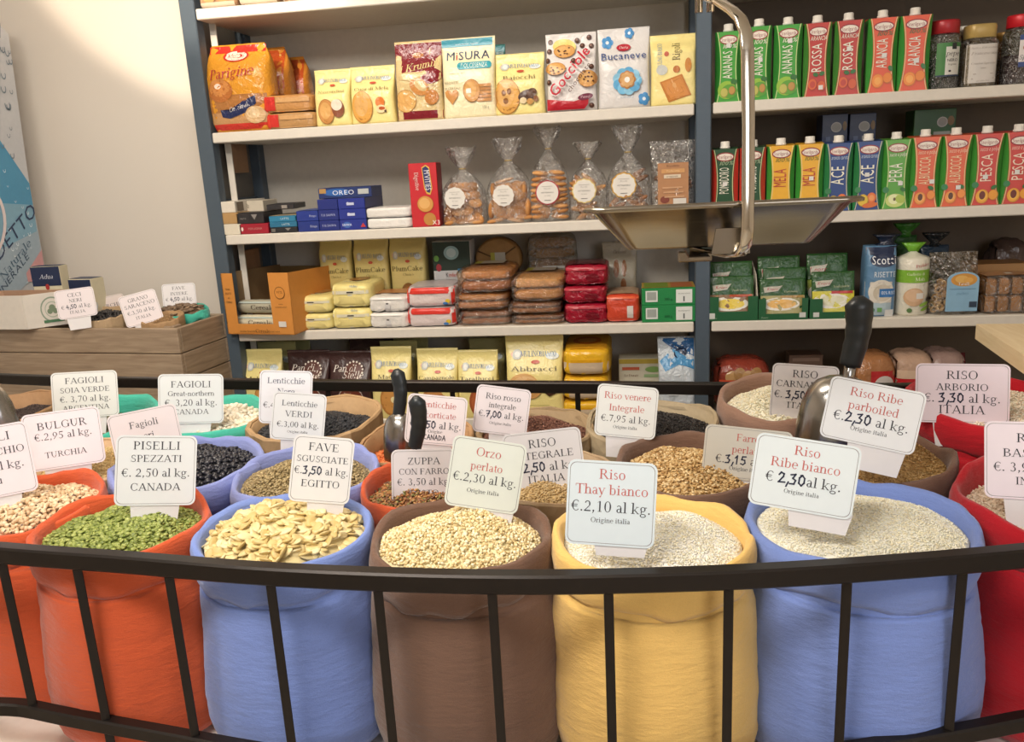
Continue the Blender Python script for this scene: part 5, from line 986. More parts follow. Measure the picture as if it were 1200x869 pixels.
TOM = [('r', -.9, .02, .9, .07, '8d2a24', 1), ('e', .55, .13, .2, .05, 'c9d0c4'), ('e', .55, .13, .15, .036, '2f5a34')]
def carton(xl, xr, ytop, z, Y, spec, label, grp, cap=True, d=.07):
    main, side, title, tcol, art, small, sticker = spec; cx, w, h = slot(xl, xr, ytop, Y, z); mb = juice_mesh(w, d, h, main, side, title, tcol, art, small, sticker)
    o = mb.build('juice_carton', loc=(cx, Y+d/2, z+.0005), rz=rad(-4)); tag(o, label, 'juice', grp)
    c = MB(); R = []
    for r, zz in ((.0155, 0), (.0155, .006), (.0135, .007), (.0135, .02), (.012, .0215)): R.append([(r*(1+(.03*cos(12*t) if .006 < zz < .021 else 0))*cos(t), r*sin(t)*(1+(.03*cos(12*t) if .006 < zz < .021 else 0)), h+.002+zz) for t in [2*pi*j/36 for j in range(36)]])
    c.loft(R, M('e9e4da', .4)); c.build('screw_cap', o, loc=(0, -d*.12, 0), label='white screw cap'); return o
WH = 'e9e6d4'; GA = 'juice cartons on the upper right shelf'; GB = 'juice cartons on the second right shelf'; Y7 = YS+.02
AN = ('3f9a34', '2f7a2e', 'ANANAS', WH, PINE, ('100%', WH)); RO = ('b8392f', '3f7a30', 'ROSSA', WH, BLOOD, ('ARANCIA', WH)); AR = ('d9542c', '3a8a36', 'ARANCIA', WH, ORA, ('100%', '2f6a38'))
for k, (xl, xr, yt, sp_, st_, nm) in enumerate((
  (839, 870, 37, AN, (-.0, .8), 'first green pineapple carton, beside the middle post'), (876, 905, 31, AN, (.1, .55), 'second green pineapple carton, partly behind the scale bracket'), (908, 941, 29, AN, (.1, .78), 'third green pineapple carton, next to the red blood orange ones'),
  (943, 975, 27, RO, (.3, .12), 'left one of the two dark red blood orange cartons'), (979, 1012, 24, RO, (.0, .62), 'right one of the two dark red blood orange cartons'), (1018, 1053, 21, AR, (.1, .5), 'left one of the two orange juice cartons on the upper shelf'), (1055, 1092, 18, AR, (.1, .4), 'right orange juice carton, beside the jar with a red lid'))):
    carton(xl, xr, yt, Z2, Y7, sp_+(st_,), nm, GA)
TO = ('1f4a2c', 'c43a2c', 'POMODORO', WH, TOM, ('100%', '9fb08a')); ME = ('e3ab2c', '3a8a36', 'MELA', 'b5432c', APP, ('100%', '6a7a2c')); AC = ('27437f', '2f7a46', 'ACE', WH, ACE, ('arancia carota', 'b9cbe0')); PE = ('5aa03a', '3f8a34', 'PERA', WH, PEAR, ('succo e polpa', WH))
AL = ('d9603a', '3f8a34', 'ALBICOCCA', 'ecd0a4', APR, ('succo e polpa', 'f0d0b0')); PS_ = ('c8443a', '3f8a34', 'PESCA', 'efd9c4', PEA, ('succo e polpa', 'f0c8b8'))
for k, (xl, xr, yt, sp_, st_, nm) in enumerate((
  (835, 866, 175, TO, (.0, .48), 'dark green tomato juice carton beside the middle post'), (868, 898, 173, TO, (.05, .55), 'dark green tomato juice carton behind the scale bracket'), (900, 932, 171, ME, None, 'left one of the two yellow apple juice cartons'), (934, 966, 169, ME, (.1, .5), 'right one of the two yellow apple juice cartons'),
  (967, 1000, 168, AC, None, 'left one of the two dark blue carrot-orange cartons'), (1002, 1035, 166, AC, (-.1, .52), 'right one of the two dark blue carrot-orange cartons'), (1035, 1068, 164, PE, (.3, .37), 'light green pear juice carton'), (1068, 1103, 161, AL, (.45, .37), 'left one of the two orange apricot cartons'), (1104, 1139, 159, AL, (.2, .27), 'right one of the two orange apricot cartons'), (1140, 1176, 157, PS_, (-.1, .4), 'left red peach juice carton'), (1177, 1213, 155, PS_, (-.1, .45), 'red peach juice carton cut by the right edge'))):
    carton(xl, xr, yt, Z3-.004, Y7, sp_+(st_,), nm, GB)
# small multipack boxes behind the second row
for k, (xl, xr, yt, c, lb) in enumerate(((962, 993, 134, '1f2c50', 'left dark blue box standing behind the dark blue cartons'), (994, 1026, 133, '1f2c50', 'right dark blue box standing behind the dark blue cartons'), (1069, 1119, 128, '275a24', 'green box standing behind the apricot cartons'))):
    Yb = YS+.2; cx, w, h = slot(xl, xr, yt, Yb, Z3)
    carton_box('juice_multipack', cx, w-.003, h, .09, Yb, Z3, c, [('e', .1 if k < 2 else .35, .86, .42 if k < 2 else .26, .055, 'c9c6c0'), ('e', .1 if k < 2 else .35, .86, .36 if k < 2 else .2, .045, 'a9a69e'), ('r', -.05, .68, .75, .76, 'a5a59f', 1), ('e', .75, .87, .16, .05, '8a6a3a'), ('r', -.7, .7, -.35, .76, '4a5878', 1)], lb, 'juice', 'multipack boxes behind the cartons')
for k, (x0, yt) in enumerate(((1072, 150), (1110, 148))):
    pass
# jars ---------------------------------------------------------------
def jar(xl, xr, yt, lidh, Y, z, glass, lid, label, body_art, square=False, shoulder=.86, fill=None, label_rect=None, lidr=.82):
    cx, w, h = slot(xl, xr, yt, Y, z); hl = lidh*2.75/FPX; hb = h-hl; a = w/2; n = 32
    root = tag(empty('spice_jar', (cx, Y+a, z)), label, 'jar', 'jars on the upper right shelf'); e = .55 if square else 1
    def sec(r, zz): return [Vector((a*r*math.copysign(abs(cos(t))**e, cos(t)), a*r*math.copysign(abs(sin(t))**e, sin(t)), zz)) for t in [2*pi*j/n for j in range(n)]]
    mb = MB(); mb.loft([sec(r, v*hb) for r, v in ((.9, 0), (.97, .02), (1, .06), (1, shoulder), (.97, shoulder+.04), (.84, .97), (.82, 1))], glass); mb.build('glass_body', root)
    if fill: mb = MB(); mb.loft([sec(r*.94, v*hb) for r, v in ((.9, .012), (1, .05), (1, fill[1]), (.9, fill[1]+.02))], M(fill[0], .7, 0, .35)); mb.build('contents', root)
    mb = MB(); mb.loft([sec((r*lidr/.82*(1+(.012*(j % 2) if False else 0))), hb+v*hl) for j, (r, v) in enumerate(((.84, -.02), (.86, 0), (.86, .85), (.82, 1)))], M(lid, .35, .1)); mb.build('lid', root)
    if label_rect:
        u0, v0, u1, v1, lc = label_rect; lw = (u1-u0)*a; lh = (v1-v0)*hb; cu = (u0+u1)/2*a
        def S(x, v, e_): X = cu+x; q = max(-.98, min(.98, X/a)); return (X, -a*(1-abs(q)**(2/e))**(e/2)-.0008-e_, v0*hb+v)
        mb = MB(); paint(mb, [('r', -1, 0, 1, 1, lc, 10)]+body_art, lw, lh, S, e0=0); mb.build('paper_label', root)
    return root
GL = cello('cfd6cf', .1)
jar(1091, 1132, 22, 13, YS+.03, Z2, GL, 'a8242c', 'jar with a red lid and green label, first after the orange cartons', [('r', -.3, .05, .95, .88, 'cfcdc4', 8), ('r', .2, .8, .62, .99, '26282a', 2), ('t', 'pepe', .3, .68, .22, '2a2a2c', 'h' if False else 's', {'sh': .25}), ('t', 'NERO', .3, .48, .12, '2a2a2c', 'b'), ('t', 'in grani', .3, .36, .08, '4a4a4a', 'b'), ('e', .1, .16, .12, .03, '2a2a2c'), ('r', -1, .0, 1, .05, '22304a', 8)], fill=('2f2c2e', .55), label_rect=(-.62, .22, .75, .82, '3f7a3c'))
jar(1122, 1140, 30, 9, YS+.13, Z2, M('4a4742', .3), 'd6d2c8', 'dark little jar with white lid behind the gold-lidded one', [])
jar(1133, 1173, 27, 13, YS+.025, Z2, cello('d8d2c4', .12), 'b59a5c', 'square jar with gold lid and large white label', [('t', 'Antica Erboristeria', 0, .9, .07, '8d8278', 's', {'sh': .3, 'w': .85}), ('t', 'Francescone', 0, .76, .11, '9a8f86', 's', {'sh': .35, 'w': .8}), ('t', 'Cumino Speziale', 0, .5, .07, '8d8278', 's', {'w': .75}), ('t', 'intero', 0, .38, .06, '8d8278', 's'), ('r', -.6, .22, .6, .24, 'a59a90', 1), ('r', -.7, .1, .7, .12, 'a59a90', 1), ('t', 'peso netto 250 g', 0, .05, .05, '8d8278', 's')], True, fill=('8a7a5c', .8), label_rect=(-.94, .08, .98, .86, 'cbc5be'), shoulder=.9)
jar(1168, 1190, 37, 9, YS+.12, Z2, cello('c8a868', .12), 'a07a3c', 'amber jar behind the gold-lidded jar', [], fill=('8a6a34', .8))
jar(1183, 1224, 15, 12, YS+.03, Z2, GL, 'c8202c', 'jar with bright red lid cut by the right edge', [('r', -1, .84, 1, 1, '2a3f78', 8), ('r', -1, 0, 1, .16, '2a3f78', 8), ('t', 'Spezie', -.2, .3, .2, '33344a', 's', {'sh': .3}), ('e', -.3, .6, .4, .1, 'b5705a')], fill=('5a3f4a', .5), label_rect=(-.4, .3, .8, .85, 'd5cfcc'))
# ------------------------------------------------------------------ shelf 4 right: soup sachets, rice cakes, taralli, rolls
def sachet(cx, w, h, y, z, soup, bowl, label, band, rx=-10, seed=0, title='Tradizionale'):
    p = Pouch(w, h, .012, seed, cr=.0025, seal=1.2, t0=.8, n=4, pinch=0); mb = MB(); p.mesh(mb, film('2a5228', .25, .35))
    paint(mb, [('r', -.97, .0, .97, .56, band), ('e', -.1, .34, .85, .17, 'e3ded0'), ('e', -.05, .34, .64, .12, soup), ('p', [(-.85, .78), (-.8, .64), (-.2, .68), (.0, .82), (-.25, .8), (-.5, .8)], 'b9b4a4'), ('t', 'Knorr', -.45, .73, .1, 'a8243a', 'b', {'sh': .2}), ('t', title, .35, .66, .07, 'c9cfa8', 's', {'sh': .2}), ('r', -.1, .5, .9, .56, bowl)], w, h, p.S, lambda c: film(c, .25, .25))
    o = mb.build('soup_sachet', loc=(cx, y, z), rx=rad(rx)); return tag(o, label, 'soup', 'soup sachets in green display boxes')
def display(xl, xr, yt, label, cut, soups, seed, lead=None):
    Y = YS+.006; a, b_ = px(xl, 360, Y), px(xr, 360, Y); w = b_-a; d = .15; h = PY((xl+xr)/2, yt, Y).z-Z4; cx = (a+b_)/2; g = M('1f5a35', .4); g2 = M('1a4a2e', .5)
    mb = MB(); t = .0015; mb.box((0, 0, t), (w, d, 2*t), g, 0); mb.box((0, d/2-t, h*1.1), (w, 2*t, h*2.2), g2, 0)
    for s in (-1, 1):
        x = s*(w/2-t); mb.loft([[Vector((x+q, y, z)) for y, z in ((-d/2, 0), (d/2, 0), (d/2, h*2.3), (-d/2+.045, h*1.9 if lead == s else h*1.15), (-d/2, h))] for q in (-t, t)], M('b9b2a2', .5) if lead == s else g2, smooth=False)
    pts = [(-w/2, 0), (w/2, 0), (w/2, h*1.05)]+[(cut[i][0]*w/2, cut[i][1]*h) for i in range(len(cut))]+[(-w/2, h*1.05)]
    low = min(c[1] for c in cut)*h
    # front wall with the die-cut opening, built in three joined pieces
    mb.box((0, -d/2, low/2), (w, .003, low), g, 0); xl_, xr_ = cut[-1][0]*w/2, cut[0][0]*w/2
    for x0, x1 in ((-w/2, xl_), (xr_, w/2)):
        n = 6; mb.loft([[Vector((x0+(x1-x0), -d/2+q, low)), Vector((x0, -d/2+q, low)), Vector((x0, -d/2+q, h*1.05)), Vector((x1, -d/2+q, h*1.05))] for q in (-.0015, .0015)], g, smooth=False)
    paint(mb, [('r', lead_x-.13, .1, lead_x+.13, .35, 'c9ccc6', 1) for lead_x in ((-.8,) if seed == 1 else (.78,) if seed == 2 else (-.72,))]+[('t', 'Knorr', -.75 if seed < 3 else .6, .12, .12, 'a9c0a4', 'b', {'sh': .2})], w, h, lambda x, v, e: (x, -d/2-.0016-e, v))
    o = mb.build('display_box', loc=(cx, Y+d/2, Z4+.0005)); tag(o, label, 'box', 'green soup display boxes')
    for i, (dy, sw, sh, sx, sp_, bo, bd, lb) in enumerate(soups): sachet(cx+sx*w, w*sw, sh, Y+.014+dy, Z4+.006, sp_, bo, lb, bd, seed=seed*10+i)
RC = [(.62, 1.05), (.62, .4), (-.52, .4), (-.52, 1.05)]
display(828, 888, 349, 'green display box of soup sachets beside the middle post', RC, [(.0, .88, .135, .0, 'e3c84a', 'b5502c', '8a6a4a', 'front noodle soup sachet with yellow dish, box beside the post'), (.05, .86, .175, .02, 'd9b53a', '2f5a34', '5a5238', 'dark sachet behind the noodle one')], 1, lead=1)
display(889, 947, 351, 'middle green display box of soup sachets', [(.75, 1.05), (.75, .3), (-.7, .3), (-.7, 1.05)], [(.0, .92, .122, .0, 'e0b060', 'b08a4a', 'a39a62', 'front sachet with orange cream soup in the middle box'), (.035, .88, .152, .08, 'c9a050', '5a7a34', '46602c', 'second sachet of the middle box, slipped right'), (.07, .88, .185, .0, 'b9953a', '3f6a30', '3a5a2a', 'rear sachet of the middle box')], 2)
display(949, 1004, 351, 'right green display box, partly behind the big scoop handle', [(.85, 1.05), (.85, .35), (-.45, .35), (-.45, 1.05)], [(.0, .92, .14, .02, 'd9d6b4', 'b8332c', 'c9c03a', 'front sachet with white soup and yellow band in the right box'), (.06, .9, .19, -.02, 'c9c890', '7a8a2c', '8a9a3a', 'rear sachet of the right box')], 3)
Y4 = YS+.02
a, b_ = px(1014, 340, Y4), px(1051, 340, Y4); h = PY(1030, 289, Y4).z-Z4
p = Pouch(b_-a, h, .085, 71, cr=.0025, seal=1.3, t0=.7, n=5, pinch=.01); mb = MB(); p.mesh(mb, film('5f86a8', .3, .3))
paint(mb, [('r', -.97, .02, .97, .2, 'a9bcc4'), ('r', -.97, .2, .97, .5, 'cfc9bd'), ('e', 0, .36, .8, .17, 'ddd6c8'), ('e', .1, .34, .6, .12, 'c9beaa'), ('r', -.97, .88, .97, .985, '1e2b48'), ('e', .1, .81, .85, .1, '1e2b48'), ('t', 'Scotti', .12, .8, .17, 'eceef0', 'b', {'w': .78}), ('t', 'RISETTE', .2, .6, .11, 'dfe6ea', 'b', {'w': .7}), ('r', -.1, .28, .97, .4, '2f6ca8'), ('t', '100% RISO', .45, .34, .07, 'dfe9f2', 'b', {'w': .46}), ('e', -.5, .1, .15, .03, '4a7a5a'), ('r', -.2, .07, .1, .13, '6aa05a', 2), ('r', .3, .0, .85, .1, 'd9d9d6', 2)], b_-a, h, p.S, lambda c: film(c, .3, .2))
o = mb.build('rice_cake_pack', loc=((a+b_)/2, Y4+.045, Z4+.0005)); tag(o, 'blue rice cake pack with white lettering and dark gathered top', 'rice cakes')
mb = MB(); mb.loft([[Vector((r*cos(t)*(1+.15*cos(5*t)), r*.7*sin(t), h-.004+z)) for t in [2*pi*j/30 for j in range(30)]] for r, z in ((.04, 0), (.018, .012), (.03, .028), (.042, .036))], film('1b2438', .25, .5)); mb.build('gathered_top', o, loc=(.02, 0, 0))
a, b_ = px(1053, 340, Y4), px(1093, 340, Y4); R = (b_-a)/2; h = PY(1072, 303, Y4).z-Z4; n = 40
root = tag(empty('rice_cake_pack', ((a+b_)/2, Y4+R, Z4)), 'round cream pack of corn cakes with a bright green band and top', 'rice cakes')
mb = MB(); fm = film('ddd8c6', .3, .35); rings = []
for z, r in ((0, .93), (.03, 1), (.25, .985), (.5, 1), (.75, .985), (.97, 1), (1.0, .93), (1.03, .6), (1.07, .3), (1.1, .2)):
    rings.append([Vector((R*r*(1+.02*nz(cos(2*pi*j/n)*4, sin(2*pi*j/n)*4, z*14)+(.06*cos(j*pi*.5) if z > 1 else 0))*cos(2*pi*j/n), R*r*sin(2*pi*j/n), z*h)) for j in range(n)])
mb.loft(rings, fm); 
def S(x, v, e): q = max(-.99, min(.99, x/R)); return (x, -R*math.sqrt(1-q*q)-.001-e, v)
paint(mb, [('r', -.97, .58, .97, .8, '7fb03a', 14), ('t', 'Gallette di', 0, .73, .07, 'e3ecc8', 's'), ('t', 'Mais', .25, .64, .09, 'eef2d8', 's'), ('e', -.05, .33, .6, .16, 'c9a582'), ('e', -.05, .36, .5, .11, 'd5b392'), ('r', .05, .3, .5, .4, 'dcd8d0', 3), ('t', 'Probios', .35, .88, .08, 'b5303c', 's', {'rot': 8}), ('e', .7, .12, .35, .03, '7fa83a', 1, 15), ('e', .6, .2, .35, .03, '8fb84a', 1, 15), ('e', -.3, .1, .15, .04, '5a7a4a'), ('e', .85, .28, .12, .04, '33303a')], 2*R, h, S, lambda c: film(c, .3, .2), e0=.0004)
mb.build('wrap', root)
mb = MB(); mb.loft([[Vector((r*cos(t)*(1+.15*cos(5*t)), r*.5*sin(t), h*1.08+z)) for t in [2*pi*j/30 for j in range(30)]] for r, z in ((.012, 0), (.02, .014), (.034, .03))], film('6fae2f', .25, .5)); mb.build('gathered_top', root, label='bright green gathered top')
# dark packs behind
for k, (xl, xr, yt, c, lb) in enumerate(((1052, 1078, 268, '2c5a2a', 'pack with a green leaf-shaped top behind the cream corn cakes'), (1082, 1116, 281, '26384a', 'dark blue pack behind the taralli bag'))):
    cx, w, h = slot(xl, xr, yt, YS+.17, Z4); p = Pouch(w, h*.9, .07, 80+k, cr=.003, seal=1.1, t0=.6, n=4); mb = MB(); p.mesh(mb, film(c, .3, .4)); o = mb.build('rice_cake_pack', loc=(cx, YS+.22, Z4+.0005)); tag(o, lb, 'rice cakes', 'packs at the back of the right shelf')
    mb = MB(); mb.loft([[Vector((r*cos(t)*(1+.15*cos(5*t)), r*.5*sin(t), h*.88+z)) for t in [2*pi*j/30 for j in range(30)]] for r, z in ((.02, 0), (.012, .012), (.034, .035), (.04, .045))], film(('3a7a2c', '22282c')[k], .25, .5)); mb.build('gathered_top', o)
# taralli bag
cx, w, h = slot(1093, 1150, 297, Y4, Z4); root = tag(empty('taralli_bag', (cx, Y4+.05, Z4)), 'clear bag of ring-shaped taralli with a light blue label', 'snacks')
p = Pouch(w, h, .1, 90, cr=.006, seal=1.0, t0=.4, n=3, pinch=-.05); mb = MB(); p.mesh(mb, cello('f4ead6', .12)); mb.build('clear_wrap', root)
mb = MB(); rnd = random.Random(5)
for i in range(95):
    z = .012+.001*i*.9; c = Vector((rnd.uniform(-.8, .8)*w/2*(1-.4*i/95), rnd.uniform(-.036, .02), z)); Rm = Euler((rnd.uniform(0, 6), rnd.uniform(0, 6), 0)).to_matrix(); V = []; F = []
    for a_ in range(10):
        for b2 in range(6): t, q = 2*pi*a_/10, 2*pi*b2/6; V.append(Rm @ Vector(((.0095+.0042*cos(q))*cos(t), (.0095+.0042*cos(q))*sin(t)*.85, .0042*sin(q)))+c)
    for a_ in range(10):
        for b2 in range(6): F.append([a_*6+b2, ((a_+1) % 10)*6+b2, ((a_+1) % 10)*6+(b2+1) % 6, a_*6+(b2+1) % 6])
    mb.add(V, F, M(('c9a878', 'b8955f', 'd4b88c')[i % 3], .6), True)
o = mb.build('taralli', root, label='pale baked ring-shaped taralli'); o['kind'] = 'stuff'
lw, lh = .094, .125; lx = PY(1127, 345, Y4).x-cx; mb = MB()
paint(mb, [('r', -.98, .0, .98, .78, '86aec8', 2), ('e', 0, .78, .98, .2, '86aec8'), ('e', .05, .78, .8, .16, 'c98f3f'), ('e', -.1, .8, .4, .09, 'dcae5f'), ('e', .3, .77, .3, .07, 'd9a452'), ('t', 'Taralli', .05, .68, .1, 'e6ecef', 's'), ('r', -.8, .55, .8, .565, '5f88a4', 1), ('t', 'pugliesi', 0, .45, .09, '6a93b0', 's'), ('r', .45, .1, .92, .24, '2f3f52', 1)], lw, lh, lambda x, v, e: (lx+x, -.0535-e, .012+v), e0=0); mb.build('blue_label', root, label='light blue label')
# small rolls
def rolls(xl, xr, yb, rows, Y, z0, label):
    a, b_ = px(xl, 350, Y), px(xr, 350, Y); n = 4; d = .1; r = (b_-a)/n; mb = MB(); root = tag(empty('roll_pack', ((a+b_)/2, Y+d/2, z0)), label, 'bread', 'packs of small toasted rolls')
    for j in range(rows):
        for i in range(n):
            P_ = Puff(r*.94, d*.95, .052, 5, .001, i+j*4); q = MB(); P_.mesh(q, M(('b58a5c', 'ad8254')[(i+j) % 2], .75, 0, .15), 8); q.build('roll', root, loc=(-(b_-a)/2+r*(i+.5), 0, .004+j*.054))
    P_ = Puff(b_-a+.008, d+.004, rows*.056+.006, 10, .002, 3); q = MB(); P_.mesh(q, cello('efe2cc', .08)); paint(q, [('r', -.95, .1, .95, .9, 'a87a52', 3), ('r', -.1, .3, .15, .55, 'd9d4cc', 1)], b_-a, d, lambda x, v, e: P_.T(x, v-d/2, e)); q.build('clear_wrap', root)
rolls(1154, 1216, 372, 2, YS+.015, Z4, 'front pack of small toasted rolls above the wooden counter')
cx = px(1172, 330, YS+.15); carton_box('roll_pack', cx, .17, .135, .1, YS+.16, Z4, '9c7448', [], 'tan wrapped bread block behind the front rolls', 'bread', 'packs of small toasted rolls', topcol='8a6238')
puff('dark_bag', px(1195, 310, YS+.2), .12, .2, .1, YS+.26, Z4, '4a3a35', [], 'dark shiny bag at the back behind the rolls, right edge', 'snacks', seed=93, cr=.008, n=3, rough=.15)

# ------------------------------------------------------------------ shelf 4 left
ORG = M('d08a3f', .55)
a, b_ = px(258, 355, YS-.045), px(344, 355, YS-.045); w = b_-a; d = .36; h = PY(300, 318, YS-.005).z-Z4; t = .003
tr_ = rad(-9); root = tag(empty('display_tray', ((a+b_)/2+.004+.028, YS-.05+d/2, Z4), rz=tr_), 'orange cardboard display tray with cut-out front, at the left end of the shelf', 'box')
mb = MB(); mb.box((0, 0, t/2+.0005), (w, d, t), ORG, 0)
mb.build('tray_base', root)
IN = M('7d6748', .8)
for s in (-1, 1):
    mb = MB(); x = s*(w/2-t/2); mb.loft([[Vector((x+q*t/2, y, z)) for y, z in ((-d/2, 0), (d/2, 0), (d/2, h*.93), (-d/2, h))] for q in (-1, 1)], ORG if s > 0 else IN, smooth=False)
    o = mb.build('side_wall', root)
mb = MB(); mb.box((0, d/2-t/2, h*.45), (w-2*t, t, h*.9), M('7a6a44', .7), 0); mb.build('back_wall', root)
mb = MB(); mb.box((0, -d/2+t/2, .018), (w, t, .036), ORG, 0); mb.box((-w/2+w*.085, -d/2+t/2, h/2+.018), (w*.17, t, h-.036), ORG, 0); mb.box((w/2-w*.15, -d/2+t/2, h/2+.018), (w*.3, t, h-.036), ORG, 0)
paint(mb, [('t', 'PANNA', -.83, .74, .05, '4f3315', 'b', {'w': .07}), ('t', 'BISCOTTO', -.83, .67, .05, '4f3315', 'b', {'w': .09}), ('t', 'al', -.83, .6, .05, '4f3315', 'b'), ('t', 'CEREALE', -.83, .53, .05, '4f3315', 'b', {'w': .09}), ('e', .7, .68, .15, .1, '6f471c'), ('e', .7, .68, .135, .09, 'd08a3f'), ('t', '97%', .7, .69, .06, '6f471c', 'b'), ('t', 'senza', .7, .5, .035, '4f3315', 'b'), ('t', 'CONSERVANTI', .7, .45, .03, '4f3315', 'b'), ('r', .58, .13, .8, .22, 'd5d0cc', 1), ('t', 'panna biscotto', -.35, .055, .05, '4f3315', 'b'), ('t', 'Cereale', .08, .06, .09, '3a2410', 's'), ('t', 'con semi', .45, .055, .045, '4f3315', 'b')], w, h, lambda x, v, e: (x, -d/2-e, v)); mb.build('front_wall', root)
for k, (z, xo, c) in enumerate(((.034, 0, 'd9d0b4'), (.085, .01, 'b3ad98'))):
    mb = MB(); L_ = w*.86; rings = []
    for j in range(13):
        x = -L_/2+L_*j/12; r = .024*(1-.12*(abs(j-6)/6)**6); rings.append([Vector((x, r*cos(q)*(1+.04*nz(x*40, q*2, k)), r*sin(q)*(1+.04*nz(x*40, q*2, k)))) for q in [2*pi*i/20 for i in range(20)]])
    mb.loft(rings, film(c, .3, .3)); paint(mb, [('t', 'Cereale', -.1, .5, .5, '3f3020', 's', {'w': .42}), ('e', .62, .42, .2, .3, '9a6a3c'), ('r', -.95, .8, .95, .9, 'b9c4bc', 6)], L_, .048, lambda x, v, e: (x, -math.sqrt(max(1e-6, .024**2-(v-.024)**2))-e-.0012, v-.024))
    o = mb.build('biscuit_roll', loc=(root.location.x-.03+xo, YS+.012+.012*k, Z4+z), rz=tr_); tag(o, ('lower cream biscuit roll lying in the orange tray', 'upper greyer biscuit roll in the orange tray')[k], 'biscuits', 'biscuit rolls in the orange tray')
for k, (xl, xr, yt, lb) in enumerate(((374, 412, 279, 'left'), (414, 455, 277, 'middle'), (456, 499, 275, 'right'))):
    pouch('cake_pouch', xl, xr, yt, YS+.2, Z4, 'dccb84', mill(.76, .95)+[('t', 'PlumCake', 0, .6, .085, '5f5530', 's', {'w': .84}), ('t', 'Classico', .05, .53, .04, '7d7040', 's'), ('e', 0, .28, .42, .15, '8f6230'), ('e', 0, .27, .36, .12, 'a8763c')], lb+' of three upright pale yellow cake pouches at the back of the shelf', 'cakes', d=.07, seed=100+k, group='cake pouches at the back of the shelf', t0=.8)
def stackp(name, xl, xr, rows, col, art, cat, grp, labels, dpt=.18, seed=0, top=None, n=7, Y=YS+.01, **k):
    z = 0
    for i, (yt, yb) in enumerate(rows):
        a, b_ = px(xl, (yt+yb)/2, Y), px(xr, (yt+yb)/2, Y); hh = PY((xl+xr)/2, yt, Y).z-PY((xl+xr)/2, yb, Y).z
        puff(name, (a+b_)/2+(.002*(-1)**i), b_-a-.002, hh, dpt, Y+.004*i, Z4+z, col, art, labels[i], cat, grp, top=top, seed=seed+i, n=n, **k); z += hh+.0015
YA = [('r', -.9, .58, .9, .72, 'ddd6bc', 6), ('r', -.1, .05, .12, .55, 'd8d2be', 3), ('r', -.15, .62, .18, .68, '3a3630', 1), ('p', [(-.9, .1), (.9, .1), (.5, .5), (-.5, .5)], 'e3d28a')]
YT = [('e', 0, .6, .5, .25, 'a9763c'), ('t', 'Mulino Bianco', 0, .25, .1, '3f7fb8', 's', {'w': .5})]
stackp('cake_pack', 339, 388, ((362.5, 381), (342, 362)), 'ecdc90', YA, 'cakes', 'yellow flow-wrapped cake packs', ('lower yellow pack right beside the orange tray', 'upper yellow pack right beside the orange tray'), seed=110, top=YT)
stackp('cake_pack', 386, 434, ((356.5, 380.5), (328, 356)), 'ecdc90', YA+[('t', 'Mulino', .2, .9, .12, '4a7fb0', 's')], 'cakes', 'yellow flow-wrapped cake packs', ('lower yellow pack next to the white ones', 'upper taller yellow pack next to the white ones'), seed=114, top=YT, dpt=.2)
WA = [('r', -.95, .8, .95, .93, 'f0ece6', 6), ('r', -.12, .04, .14, .5, 'd6d2d0', 3), ('r', -.06, .5, .06, .58, '3a3630', 1)]
stackp('cake_pack', 430, 478, ((362, 380), (343, 361.5)), 'e2ddd6', WA, 'cakes', 'white flow-wrapped cake packs', ('lower silvery white pack between yellow and red ones', 'upper silvery white pack with orange top edge'), seed=118, top=[('r', -.9, .3, .9, .95, 'b5764a')], cr=.0035)
RA = [('r', -.97, .66, .97, .95, 'd83a30', 8), ('r', -.99, .05, -.86, .7, 'd83a30', 4), ('r', .86, .05, .99, .7, 'd83a30', 4), ('e', .72, .28, .1, .1, 'd9b83a'), ('e', .62, .16, .1, .08, '4a80c0')]
stackp('cake_pack', 475, 533, ((357, 380), (333, 356.5)), 'd9c9c6', RA, 'cakes', 'red and white flow-wrapped packs', ('lower red and white snack pack', 'upper red and white snack pack'), seed=122, top=[('r', -.9, .05, .9, .95, 'b9b0b0')], cr=.003)
cx, w, h = slot(503, 548, 285, YS+.13, Z4); carton_box('snack_box', cx, w, h, .09, YS+.2, Z4, 'd5d5d6', [('r', -.99, .62, .99, .995, '22352c', 2), ('e', .0, .85, .4, .09, '8fb0b4'), ('e', .0, .85, .25, .06, 'b9ced0'), ('e', -.8, .78, .14, .04, '6aa04a'), ('e', -.7, .66, .14, .05, 'a02c38'), ('t', [('K', 'b', '22262c'), ('inder', 'b', 'c8402f')], -.05, .56, .08, 'x', 'b', {'w': .3}), ('t', 'Brioss', .0, .43, .17, '2f5f9a', 's', {'sh': .25, 'w': .6}), ('r', .3, .58, .6, .64, '3a80b0', 1)], 'white and dark green snack cake box standing behind the red packs', 'cakes')
